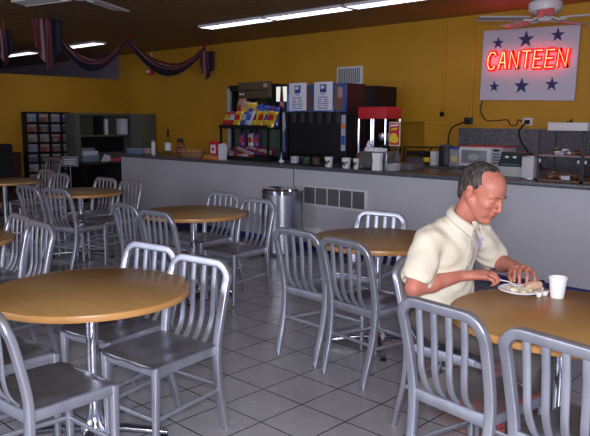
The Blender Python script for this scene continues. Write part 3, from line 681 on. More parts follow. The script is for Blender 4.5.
# rear worktop row
t = thing('wire_rack', 'black rack of utensils on the rear worktop left of the microwave', 'rack', (-4.88, 7.38, RZ))
mb = MB()
for z in (.02, .11, .21): mb.box((-.2, 0, z), (.2, .25, z+.01), BLACK)
for x in (-.2, .19): mb.box((x, 0, 0), (x+.01, .01, .22), BLACK).box((x, .24, 0), (x+.01, .25, .22), BLACK)
mb.obj('frame', t)
for nm, a, b, mm, lb in (('utensil_box', (-.17, .02, .1205), (-.02, .2, .17), DARK, 'dark box on the middle shelf of the utensil rack'), ('grey_pack', (-.18, .02, .0305), (-.04, .2, .09), RUBBER, 'grey pack on the bottom shelf of the utensil rack'), ('black_pack', (-.02, .02, .0305), (.07, .2, .10), BLACK, 'black pack on the bottom shelf of the utensil rack'), ('yellow_pack', (.08, .01, .0305), (.175, .2, .09), YEL, 'bright yellow pack on the bottom shelf of the utensil rack'), ('black_carton', (.03, .02, .1205), (.17, .2, .165), BLACK, 'black carton on the middle shelf of the utensil rack')):
    single(nm, MB().box(a, b, mm, .006), lb, 'pack', (-4.88, 7.38, RZ))
single('white_carton', MB().box((-.04, -.04, 0), (.04, .08, .17), PAPER, .004), 'small white carton between rack and grey canister', 'carton', (-4.62, 7.38, RZ))
t = thing('canister', 'dark grey canister left of the blue-lidded tub', 'canister', (-4.49, 7.44, RZ))
MB().lathe([(.085, 0), (.095, .01), (.095, .22), (.085, .24)], DARK, 28).obj('body', t); MB().lathe([(.088, .2405), (.09, .25), (.03, .262)], RUBBER, 28).obj('lid', t)
t = thing('storage_tub', 'clear plastic tub with blue lid left of the microwave', 'tub', (-4.31, 7.40, RZ))
MB().box((-.085, -.06, 0), (.085, .16, .21), mat('cloudy_plastic', (.5, .52, .6), .3, **{'Transmission Weight': .4}), .015).obj('tub', t); MB().box((-.092, -.068, .21), (.092, .168, .235), BLUE, .008).obj('lid', t)
MB().box((-.05, -.0615, .05), (.03, -.059, .13), mat('tub_label', (.6, .5, .2), .6)).obj('label_patch', t)
t = thing('microwave_oven', 'white microwave oven with red top on the rear worktop', 'microwave', (-3.93, 7.30, RZ))
MB().box((-.30, .0, .012), (.25, .36, .245), WHITE, .012).obj('housing', t)
dr = MB().box((-.295, -.016, .02), (.12, 0, .238), WHITE, .006).obj('door', t); MB().box((-.26, -.019, .05), (.07, -.015, .205), mat('oven_window', (.22, .23, .27), .3), .003).obj('window', dr)
MB().prism([(-.10+.075*math.cos(i*PI/8), .125+.035*math.sin(i*PI/8)) for i in range(16)], lambda a, b, s: (a, -.0215+.003*s, b), mat('oven_glare', (.38, .40, .42), .4)).obj('window_glare', dr)  # glare on the oven window, painted as a pale oval
pn = MB().box((.13, -.016, .02), (.245, 0, .238), mat('panel_grey', (.42, .43, .48), .4), .004).obj('control_panel', t)
mb = MB().box((.15, -.019, .2), (.225, -.015, .225), BLACK)
for r_ in range(4):
    for c_ in range(3): mb.box((.15+c_*.028, -.019, .06+r_*.033), (.17+c_*.028, -.015, .078+r_*.033), DARK)
mb.obj('keypad', pn)
MB().box((-.295, .005, .2455), (.27, .35, .258), RED, .003).obj('red_top', t)
for x in (-.26, .21): MB().lathe([(.014, 0), (.014, .012)], BLACK, 10, Matrix.Translation((x, .05, 0))).obj('foot', t)
t = thing('cash_register', 'dark card terminal with small display right of the microwave', 'register', (-3.05, 6.22, CZ))
MB().box((-.12, 0, 0), (.13, .2, .10), mat('register_grey', (.4, .4, .4), .5), .01).obj('base', t)
MB().prism([(0, .10), (.2, .10), (.2, .235), (.06, .235)], lambda a, b, s: (-.12+.25*s, a, b), mat('register_dark', (.025, .04, .04), .4)).obj('display_housing', t)
mb = MB()
for x in (-.06, .02): mb.box((x, .018, .18), (x+.035, .03, .2), PAPER)
for k in range(7): mb.box((-.09+k*.028, -.0, .112), (-.075+k*.028, .012, .125), mat('key_green', (.08, .2, .2), .5) if k == 0 else bpy.data.materials['key_green'])
mb.obj('keys', t)
t = thing('napkin_dispenser', 'white upright napkin dispenser left of the pastry cases', 'napkin dispenser', (-2.80, 6.08, CZ))
MB().box((-.06, -.02, 0), (.06, .13, .012), DCHROME, .003).box((-.058, -.01, .012), (.058, .12, .205), mat('napkin_white', (.5, .5, .54), .6), .006).obj('housing', t)
MB().box((-.062, -.015, .205), (.062, .125, .215), DCHROME, .003).obj('top_plate', t)
# pastry display cases
def case(x, w, label):
    t = thing('pastry_case', label, 'display case', (x, 5.98, CZ))
    mb = MB()
    for a in (0, w-.012):
        for b in (0, .358): mb.box((a, b, 0), (a+.012, b+.012, .45), DARK)
    mb.box((0, 0, .44), (w, .37, .452), DARK).box((0, 0, 0), (w, .37, .02), BROWN)
    mb.obj('frame', t)
    for z in (.225,): MB().box((.002, .002, z), (w-.002, .368, z+.014), mat('case_shelf', (.2, .12, .11), .4) if 'case_shelf' not in bpy.data.materials else bpy.data.materials['case_shelf']).obj('shelf', t)
    mb = MB(); mb.box((.012, .003, .02), (w-.012, .006, .225), GLASS).box((.012, .003, .24), (w-.012, .006, .44), GLASS).obj('glass_pane', t)
    for q in (.0, 1.0): MB().box((.02+q*(w-.055), -.012, .17), (.035+q*(w-.055), -.001, .2), PAPER, .004).obj('door_clip', t)
    return t
case(-2.67, .40, 'glass pastry case on the counter at right, two shelves of pastries')
case(-2.262, .40, 'glass pastry case cut by the right edge of the frame')
for k, (x, z, sx) in enumerate(((-2.58, .02, .05), (-2.47, .02, .055), (-2.36, .02, .05), (-2.56, .24, .05), (-2.38, .24, .045), (-2.15, .02, .06), (-2.02, .24, .06), (-2.13, .24, .05))):
    t = thing('pastry', 'brown pastry in a display case, %s' % ['lower shelf left', 'lower shelf middle', 'lower shelf right', 'upper shelf left', 'upper shelf right', 'lower shelf of right case', 'upper shelf of right case, right', 'upper shelf of right case, left'][k], 'pastry', (x, 6.13, CZ+z), 0, 'pastries in the cases')
    MB().lathe([(sx*.7, 0), (sx, .012), (sx, .03), (sx*.6, .045), (.004, .048)], BREAD, 18).obj('pastry', t)
    if k % 3 == 0: MB().lathe([(.004, .048), (sx*.4, .052), (.004, .06)][::1], FOAM, 12).obj('icing', t)
t = thing('bun_pile', 'pale wrapped rolls on the upper shelf of the left pastry case', 'rolls', (-2.475, 6.12, CZ+.2395))
for k, (x, y, z) in enumerate(((-.04, 0, 0), (.03, .01, 0), (-.005, .0, .028))): MB().lathe([(.01, 0), (.032, .008), (.034, .02), (.005, .034)], FOAM, 14, Matrix.Translation((x, y, z))).obj('roll', t)
for k, (x, z) in enumerate(((-2.47, .075), (-2.44, .02))):
    single('price_card', MB().prism([(-.04, 0), (.04, 0), (.04, .035), (-.04, .035)], lambda a, b, s: (a, -.001+.002*s, b), PAPER), 'white card in the left pastry case, %s' % ('upper', 'lower')[k], 'card', (-2.49+.07*k, 6.02, CZ+(.24, .021)[k]))
t = thing('pastry_box', 'white cardboard box lying on top of the pastry cases', 'box', (-2.47, 6.06, CZ+.453))
MB().box((-.155, 0, 0), (.20, .25, .065), mat('carton_white', (.62, .6, .62), .7), .003).obj('carton', t); MB().box((-.158, -.003, .065), (.203, .253, .072), bpy.data.materials['carton_white'], .002).obj('lid', t)
single('dark_clip', MB().prism([(-.03, 0), (.03, 0), (.025, .035), (.012, .012), (-.02, .01)], lambda a, b, s: (a, -.01+.02*s, b), BLACK), 'small dark clip lying on the white box', 'clip', (-2.46, 6.12, CZ+.526))
single('drinking_glass', MB().lathe([(.03, 0), (.034, .004), (.04, .08), (.037, .08), (.03, .01)], GLASS, 16), 'clear tumbler on top of the right pastry case', 'glass', (-2.2, 6.12, CZ+.453))

# steel trash can
t = thing('trash_can', 'round brushed steel trash can standing against the counter', 'trash can', (-5.52, 5.58, 0))
MB().lathe([(.22, 0), (.235, .01), (.235, .71), (.225, .72)], STEEL, 48).obj('body', t)
MB().lathe([(.2355, .0), (.243, .004), (.243, .03), (.2355, .034)], RUBBER, 48).obj('base_ring', t)
k = 48; prof = [(.238, .70), (.242, .745), (.22, .765), (.13, .74), (.125, .72), (.13, .715), (.2, .70)]
vs = []
for r, z in prof: vs += [(r*math.cos(2*PI*q/k), r*math.sin(2*PI*q/k), z) for q in range(k)]
n = len(prof); MB().add(vs, [(i*k+q, i*k+(q+1) % k, ((i+1) % n)*k+(q+1) % k, ((i+1) % n)*k+q) for i in range(n) for q in range(k)], CHROME).obj('lid_ring', t)

# ------------------------------------------------------------------ far left furniture
t = thing('magazine_rack', 'tall black magazine rack of four columns against the yellow wall', 'magazine rack', (WX+.03, 6.19, 0), 0)
MB().box((0, -.47, 0), (.04, .47, 1.68), BLACK, .004).obj('back_panel', t)
for k in range(5): MB().box((.04, -.47+k*.232, 0), (.2, -.47+k*.232+.012, 1.66), BLACK).obj('divider', t)
for k in range(8): MB().box((.04, -.458, .16+k*.185), (.19, .46, .17+k*.185), BLACK).box((.18, -.458, .16+k*.185), (.19, .46, .2+k*.185), BLACK).obj('shelf', t)
MC = [(.2, .25, .38), (.3, .16, .12), (.25, .2, .22), (.32, .3, .28), (.25, .05, .06), (.1, .14, .22), (.2, .22, .12), (.28, .22, .3), (.12, .1, .12), (.33, .33, .38)]
MM = [mat('magazine_%s' % w, c, .4) for w, c in zip('azure rust mauve cream crimson slate moss lilac charcoal pale'.split(), MC)]
MG = mat('magazine_masthead', (.4, .38, .4), .5)
colw = ['first', 'second', 'third', 'fourth']; roww = ['lowest', 'second lowest', 'third lowest', 'fourth lowest', 'fourth highest', 'third highest', 'second highest', 'highest']
for r_ in range(8):
    for c_ in range(4):
        k = random.randrange(10); y = 6.19-.458+c_*.232+.11; z = .1715+r_*.185
        t = thing('magazine', 'magazine in the wall rack, %s column from left, %s row' % (colw[c_], roww[r_]), 'magazine', (WX+.15, y, z), 0, 'magazines in the wall rack')
        MB().box((0, -.105, 0), (.012, .105, .178), MM[k], .001).obj('cover', t)
        mb = MB().box((.0122, -.085, .125), (.0135, .085, .155), MG).box((.0122, -.07+.02*(k % 3), .02), (.0135, .02+.02*(k % 3), .1), MM[(k+3) % 10]); mb.obj('cover_print', t)
# desk with hutch
t = thing('desk_hutch', 'dark desk with grey overhead hutch against the left wall', 'desk', (-11.88, 7.08, 0))
MB().box((-.35, -.62, .70), (.33, .70, .74), DARK, .004).obj('desktop', t)
for y in (-.62, .66): MB().box((-.35, y, 0), (.31, y+.04, .70), BLACK).obj('side_panel', t)
MB().box((-.35, .2, .05), (.30, .655, .695), DARK, .004).obj('pedestal', t)
MB().box((-.34, -.58, .02), (-.32, .2, .70), BLACK).obj('darkening_panel', t)  # black sheet added to darken the space under the desk
hb = MB().box((-.35, -.62, .74), (-.31, .70, 1.66), OLIVE).box((-.31, -.62, .74), (.05, -.52, 1.66), OLIVE, .004).box((-.31, .62, .74), (.05, .70, 1.66), OLIVE, .004).box((-.31, -.52, 1.62), (.05, .62, 1.66), OLIVE).box((-.31, -.52, 1.22), (.05, .62, 1.25), OLIVE).box((-.31, -.05, 1.25), (.03, -.02, 1.62), DARK)
hb.obj('hutch', t)
MB().box((-.30, -.5, .9), (-.28, .6, 1.2), BLACK).obj('tack_board', t)
single('filing_cabinet', MB().box((-.13, -.2, 0), (.15, .2, 1.655), OLIVE, .006).box((.15, -.18, .9), (.158, .18, 1.62), OLIVE, .003), 'tall olive grey cabinet in the corner beside the desk hutch', 'cabinet', (-11.38, 7.63, 0))
for k, (y, z, w, h, m_, lb) in enumerate(((-.12, 1.2505, .06, .31, BLACK, 'black binder on the hutch shelf left of the white one'), (-.04+.07, 1.2505, .05, .30, PAPER, 'white binder in the hutch beside the black binder'), (.40, 1.2505, .12, .31, PAPER, 'wide white binder at right on the hutch shelf'))):
    single('binder', MB().box((-.2, 0, 0), (.02, w, h), m_, .004), lb, 'binder', (-11.88, 7.08+y, z), 0)
single('paper_stack', MB().box((0, 0, 0), (.25, .36, .12), mat('bluish_paper', (.2, .25, .36), .7), .004).box((.01, .02, .12), (.24, .34, .2), PAPER, .004).box((.0, .0, .2), (.2, .3, .26), bpy.data.materials['bluish_paper'], .004), 'stack of bluish and white papers under the hutch at left', 'papers', (-12.13, 6.60, .741))
single('paper_stack', MB().prism([(0, 0), (.22, 0), (.2, .1), (.08, .14)], lambda a, b, s: (b, a, s*.02) if 0 else (.0+.02*s, a, b), PAPER), 'loose white sheet leaning on desk right of the paper stack', 'papers', (-11.78, 6.93, .741))
single('red_folder', MB().box((0, 0, 0), (.2, .26, .07), mat('red_folder', (.55, .08, .09), .6), .004), 'bright red folder lying on the desk', 'folder', (-11.78, 7.12, .741))
single('desk_tray', MB().box((0, 0, 0), (.03, .5, .03), RUBBER).box((0, 0, .03), (.2, .5, .04), PAPER), 'flat tray with sheets on the desk edge, right of the folder', 'tray', (-11.76, 7.38, .741))
t = thing('sign_stand', 'grey placard on a slim pole standing before the desk', 'sign stand', (-10.6, 5.66, 0))
MB().lathe([(.15, 0), (.15, .012), (.02, .03)], DCHROME, 24).obj('base', t); rod((0, 0, .03), (0, 0, .76), .012, DCHROME).obj('pole', t)
pl = MB().box((-.14, -.012, .76), (.14, .012, .93), mat('placard', (.16, .17, .2), .5), .004).obj('placard', t)
pl.rotation_euler.z = math.radians(40)
mb = MB()
for k in range(3): mb.box((-.10, -.016, .80+.035*k), (.10, -.011, .812+.035*k), PAPER)
mb.obj('placard_lines', pl)
# black office chair with jacket, low cabinet
t = thing('office_chair', 'black padded high-back office chair at the far left edge', 'chair', (-10.55, 4.28, 0), math.radians(200))
MB().box((-.24, -.24, .42), (.24, .24, .52), BLACK, .05).obj('seat', t)
b = MB().box((-.30, -.24, .5), (-.18, .24, 1.17), mat('black_fabric', (.010, .009, .011), .9), .055, seg=3).obj('backrest', t)
rod((0, 0, .1), (0, 0, .42), .03, DARK).obj('gas_lift', t)
for k in range(5): a = k*2*PI/5; MB().sweep([(.03*math.cos(a), .03*math.sin(a), .11), (.3*math.cos(a), .3*math.sin(a), .075)], rrect(.05, .03, .01), BLACK).lathe([(.01, 0), (.028, .01), (.028, .045), (.01, .055)], BLACK, 12, Matrix.Translation((.29*math.cos(a), .29*math.sin(a), 0))).obj('base_arm', t)
for s_ in (-1, 1): MB().tube(spline([(-.2, s_*.26, .5), (-.16, s_*.28, .7), (.1, s_*.28, .72)], 4), .022, BLACK, 8).obj('armrest', t)
t = thing('low_cabinet', 'low dark reddish cabinet against the left wall beside the magazine rack', 'cabinet', (WX+.02, 5.2, 0))
MB().box((0, -.6, 0), (.45, .28, .95), mat('red_brown', (.05, .014, .012), .5), .006).obj('carcass', t)
for k in range(2): d = MB().box((.45, -.58+k*.43, .06), (.466, -.17+k*.43, .92), bpy.data.materials['red_brown'], .004).obj('door', t); MB().box((.466, -.22+k*.1, .5), (.48, -.2+k*.1, .6), DARK).obj('handle', d)

# ------------------------------------------------------------------ patriotic bunting swags
def flag_mat():
    m = mat('bunting_stripes', (.3, .03, .05), .8); b = m.node_tree.nodes['Principled BSDF']
    uv = nn(m, 'ShaderNodeUVMap'); sep = nn(m, 'ShaderNodeSeparateXYZ'); lk(m, uv.outputs[0], sep.inputs[0])
    r = nn(m, 'ShaderNodeValToRGB'); r.color_ramp.interpolation = 'CONSTANT'; cr = r.color_ramp
    R, W, B = (.11, .012, .02, 1), (.20, .14, .16, 1), (.008, .009, .026, 1)
    seq = [(0, R), (.1, W), (.17, R), (.27, W), (.34, R), (.44, W), (.51, R), (.6, B), (.985, W)]
    cr.elements[0].color = seq[0][1]; cr.elements[1].position = seq[1][0]; cr.elements[1].color = seq[1][1]
    for p, c in seq[2:]: e = cr.elements.new(p); e.color = c
    lk(m, sep.outputs[1], r.inputs[0]); lk(m, r.outputs[0], b.inputs['Base Color']); return m
FLAG = flag_mat()
def cloth(name, rows, par=None, **kw):
    """rows: list of list of points (u along, v across), double faced thin cloth"""
    n = len(rows); k = len(rows[0]); vs = [p for r in rows for p in r]
    fs = [(i*k+j, i*k+j+1, (i+1)*k+j+1, (i+1)*k+j) for i in range(n-1) for j in range(k-1)]
    me = bpy.data.meshes.new(name); me.from_pydata([tuple(v) for v in vs], [], fs); me.materials.append(FLAG)
    uv = me.uv_layers.new(name='UVMap')
    for l in me.loops: vi = l.vertex_index; uv.data[l.index].uv = ((vi//k)/(n-1), (vi % k)/(k-1))
    me.polygons.foreach_set('use_smooth', [True]*len(me.polygons))
    o = bpy.data.objects.new(name, me); col.objects.link(o); o.parent = par
    so = o.modifiers.new('solid', 'SOLIDIFY'); so.thickness = .004
    return tag(o, **kw)
def swag(y0, y1, zt, sag, label, x=-9.4):
    t = thing('bunting_swag', label, 'bunting', (x, (y0+y1)/2, 0), 0, 'patriotic bunting swags')
    rows = []; L = (y1-y0)/2
    for i in range(33):
        s = i/32*2-1; e = abs(s)
        top = zt-sag*(1-s*s); wd_ = .10+.17*(1-e**2.2)
        row = []
        for j in range(22):
            v = j/21; rip = .028*math.sin(v*16+s*4)*(1-.3*e)
            row.append(Vector((rip-.03*v, s*L, top-wd_*v*(1.0-.25*v)-.02*math.sin(v*9+s*3)*(1-e))))
        rows.append(row)
    cloth('swag', rows, t)
    for s in (-1, 1): MB().lathe([(.006, zt-.02), (.03, zt), (.006, zt+.02), (.005, CH-.001)], RED, 10, Matrix.Translation((0, s*(L-.02), 0))).obj('hook', t)
    return t
def tail(y, ztop, ln, wid, label, x=-9.38, flip=1):
    t = thing('bunting_tail', label, 'bunting', (x, y, 0), 0, 'patriotic bunting tails')
    rows = []
    for i in range(17):
        v = i/16
        row = []
        for j in range(23):
            u = j/22; drop = ln*(1-.45*abs(u*2-1)) ; row.append(Vector((.03*math.sin(u*22)*(0.4+v), (u-.5)*wid*(1-.12*v)*flip, ztop-v*drop)))
        rows.append(row)
    # stripes run along the length: v across
    cloth('tail', rows, t)
    MB().tube([(0, 0, ztop-.01), (0, 0, CH-.001)], .006, RED, 6).obj('hook', t); return t
swag(4.85, 6.05, 2.83, .36, 'striped red white and blue swag hanging from the ceiling, left one')
swag(6.07, 7.62, 2.83, .36, 'striped red white and blue swag hanging from the ceiling, right one next to the wall')
swag(2.9, 4.05, 2.83, .36, 'striped swag of which only the end shows at the left frame edge')
tail(4.40, 2.84, .66, .42, 'long striped bunting tail hanging at the left of the swags', x=-8.7)
tail(7.62, 2.72, .5, .34, 'short pointed striped bunting tail against the yellow wall')
tail(4.12, 2.74, .50, .22, 'dark pointed bunting tail at the upper left frame edge')
# ------------------------------------------------------------------ the seated man
class Field:
    """signed distance grid blended from tapered limbs and ellipsoids, meshed as one continuous surface"""
    def __init__(s, lo, hi, h):
        s.lo = np.array(lo, np.float32); s.h = h; s.n = np.ceil((np.array(hi)-np.array(lo))/h).astype(int)+1
        s.F = np.full(s.n, 1.0, np.float32)
    def _win(s, lo, hi, pad):
        a = np.clip(((np.array(lo)-pad-s.lo)/s.h).astype(int), 0, s.n); b = np.clip(((np.array(hi)+pad-s.lo)/s.h).astype(int)+2, 0, s.n)
        if (b <= a).any(): return None
        ax = [s.lo[i]+s.h*np.arange(a[i], b[i], dtype=np.float32) for i in range(3)]
        return tuple(slice(a[i], b[i]) for i in range(3)), ax[0][:, None, None], ax[1][None, :, None], ax[2][None, None, :]
    def put(s, w, d, k, cut):
        V = s.F[w[0]]
        if cut:
            d = -d; hh = np.clip(.5-.5*(V-d)/k, 0, 1) ; s.F[w[0]] = V*(1-hh)+d*hh+k*hh*(1-hh)
        else:
            hh = np.clip(.5+.5*(V-d)/k, 0, 1); s.F[w[0]] = V*(1-hh)+d*hh-k*hh*(1-hh)
    def limb(s, a, b, ra, rb, k=.01, cut=False):
        a, b = np.array(a, np.float32), np.array(b, np.float32); R = max(ra, rb)
        w = s._win(np.minimum(a, b)-R, np.maximum(a, b)+R, .02+2*k)
        if w is None: return
        _, X, Y, Z = w; d = b-a; L = float(d@d)+1e-9
        t = np.clip(((X-a[0])*d[0]+(Y-a[1])*d[1]+(Z-a[2])*d[2])/L, 0, 1)
        D = np.sqrt((X-a[0]-t*d[0])**2+(Y-a[1]-t*d[1])**2+(Z-a[2]-t*d[2])**2)-(ra+(rb-ra)*t)
        s.put(w, D, k, cut)
    def chain(s, pts, rs, k=.01, cut=False):
        for i in range(len(pts)-1): s.limb(pts[i], pts[i+1], rs[i], rs[i+1], k, cut)
    def ell(s, c, r, M=None, k=.01, cut=False):
        """ellipsoid with radii r, axes the columns of M"""
        c = np.array(c, np.float32); r = np.array(r, np.float32); R = r.max()
        w = s._win(c-R, c+R, .02+2*k)
        if w is None: return
        _, X, Y, Z = w; X, Y, Z = X-c[0], Y-c[1], Z-c[2]
        A = np.array(M, np.float32) if M is not None else np.eye(3, dtype=np.float32)
        u = (X*A[0, 0]+Y*A[1, 0]+Z*A[2, 0])/r[0]; v = (X*A[0, 1]+Y*A[1, 1]+Z*A[2, 1])/r[1]; q = (X*A[0, 2]+Y*A[1, 2]+Z*A[2, 2])/r[2]
        k0 = np.sqrt(u*u+v*v+q*q)+1e-6; k1 = np.sqrt((u/r[0])**2+(v/r[1])**2+(q/r[2])**2)+1e-6
        s.put(w, k0*(k0-1)/k1, k, cut)
    def ripple(s, fn):
        ax = [s.lo[i]+s.h*np.arange(s.n[i], dtype=np.float32) for i in range(3)]
        s.F += fn(ax[0][:, None, None], ax[1][None, :, None], ax[2][None, None, :]).astype(np.float32)
    def surf(s):
        F = s.F; I = F < 0
        c = np.zeros(tuple(s.n-1), np.int8)
        for dx in (0, 1):
            for dy in (0, 1):
                for dz in (0, 1): c += I[dx:s.n[0]-1+dx, dy:s.n[1]-1+dy, dz:s.n[2]-1+dz]
        act = np.argwhere((c > 0) & (c < 8)); idx = np.full(c.shape, -1, np.int32); idx[tuple(act.T)] = np.arange(len(act))
        cor = [(dx, dy, dz) for dx in (0, 1) for dy in (0, 1) for dz in (0, 1)]
        V = {q: F[act[:, 0]+q[0], act[:, 1]+q[1], act[:, 2]+q[2]] for q in cor}
        acc = np.zeros((len(act), 3)); cnt = np.zeros(len(act))
        for a in cor:
            for ax in range(3):
                if a[ax] == 0:
                    b = tuple(a[i]+(i == ax) for i in range(3)); va, vb = V[a], V[b]; m_ = (va < 0) != (vb < 0)
                    t = np.where(m_, va/(va-vb+1e-12), 0); p = np.tile(np.array(a, float), (len(act), 1)); p[:, ax] += t
                    acc[m_] += p[m_]; cnt[m_] += 1
        P = (act+acc/cnt[:, None])*s.h+s.lo
        faces = []
        for ax in range(3):
            u, v = (ax+1) % 3, (ax+2) % 3
            sl0 = [slice(None)]*3; sl1 = [slice(None)]*3; sl0[ax] = slice(0, -1); sl1[ax] = slice(1, None)
            A, B = I[tuple(sl0)], I[tuple(sl1)]; e = np.argwhere(A != B); e = e[(e[:, u] > 0) & (e[:, v] > 0) & (e[:, u] < s.n[u]-1) & (e[:, v] < s.n[v]-1)]
            flip = A[tuple(e.T)]
            def g(du, dv): q = e.copy(); q[:, u] -= du; q[:, v] -= dv; return idx[tuple(q.T)]
            f = np.stack([g(1, 1), g(0, 1), g(0, 0), g(1, 0)], 1); f[~flip] = f[~flip][:, ::-1]; faces.append(f)
        return P, np.concatenate(faces)
    def obj(s, name, mats, parent=None, matfn=None, smooth=2, **kw):
        P, f = s.surf()
        if smooth:   # light relaxation
            for _ in range(smooth):
                S = np.zeros_like(P); n = np.zeros(len(P))
                for i in range(4):
                    np.add.at(S, f[:, i], P[f[:, (i+1) % 4]]); np.add.at(n, f[:, i], 1)
                    np.add.at(S, f[:, (i+1) % 4], P[f[:, i]]); np.add.at(n, f[:, (i+1) % 4], 1)
                P = P*.5+.5*S/np.maximum(n, 1)[:, None]
        me = bpy.data.meshes.new(name); me.vertices.add(len(P)); me.vertices.foreach_set('co', P.astype(np.float32).ravel())
        me.loops.add(f.size); me.loops.foreach_set('vertex_index', f.ravel().astype(np.int32)); me.polygons.add(len(f))
        me.polygons.foreach_set('loop_start', np.arange(0, f.size, 4, dtype=np.int32)); me.polygons.foreach_set('loop_total', np.full(len(f), 4, np.int32))
        for m_ in mats: me.materials.append(m_)
        if matfn: me.polygons.foreach_set('material_index', matfn(P[f].mean(1)).astype(np.int32))
        me.polygons.foreach_set('use_smooth', np.ones(len(f), bool)); me.update(calc_edges=True); me.validate()
        o = bpy.data.objects.new(name, me); col.objects.link(o); o.parent = parent; return tag(o, **kw)

SKIN = vary(mat('skin', (.50, .24, .17), .48, 0, .45, **{'Subsurface Weight': .15, 'Subsurface Radius': (.012, .005, .003), 'Subsurface Scale': .5}), (.56, .215, .15), (.48, .165, .12), 14, detail=3)
LIP = mat('lips', (.38, .12, .10), .45)
HAIR = vary(mat('greying_dark_hair', (.05, .04, .04), .55), (.022, .016, .014), (.13, .11, .105), 60, (1, 1, .35), 5, .4, .75, .6, 160)
SHIRT = mat('cream_shirt', (.72, .67, .55), .85)
_b = SHIRT.node_tree.nodes['Principled BSDF']; _tc = nn(SHIRT, 'ShaderNodeTexCoord'); _mp = nn(SHIRT, 'ShaderNodeMapping'); _mp.inputs['Scale'].default_value = (60, 60, 3)
_no = nn(SHIRT, 'ShaderNodeTexNoise'); _no.inputs['Scale'].default_value = 2.2; _bp = nn(SHIRT, 'ShaderNodeBump'); _bp.inputs['Strength'].default_value = .35; _bp.inputs['Distance'].default_value = .004
lk(SHIRT, _tc.outputs['Object'], _mp.inputs[0]); lk(SHIRT, _mp.outputs[0], _no.inputs[0]); lk(SHIRT, _no.outputs[0], _bp.inputs['Height']); lk(SHIRT, _bp.outputs[0], _b.inputs['Normal'])
TROU = vary(mat('taupe_trousers', (.12, .10, .09), .9), (.15, .13, .125), (.11, .095, .09), 8)
LEATHER = mat('dark_leather', (.03, .02, .015), .45)

man = thing('person', 'man in a cream short-sleeved shirt seated at the table, looking down and eating', 'person', (-1.72, 2.90, 0))
ML = Vector((-1.72, 2.90, 0))
# head frame: forward, left, up
hy, hp = math.radians(-9), math.radians(27)
Rh = Matrix.Rotation(hy, 3, 'Z') @ Matrix.Rotation(hp, 3, 'Y')
HC = Vector((-1.543, 2.882, 1.212)); HS = 1.08
def hd_(x, y, z): return tuple(HC+Rh @ (Vector((x, y, z))*HS))
HA = [[Rh[i][j] for j in range(3)] for i in range(3)]
def hr(*r): return tuple(q*HS for q in r)

SH_R, EL_R, WR_R = (-1.735, 2.745, .965), (-1.725, 2.615, .765), (-1.615, 2.845, .803)
SH_L, EL_L, WR_L = (-1.675, 3.10, .97), (-1.645, 3.265, .80), (-1.475, 3.10, .835)

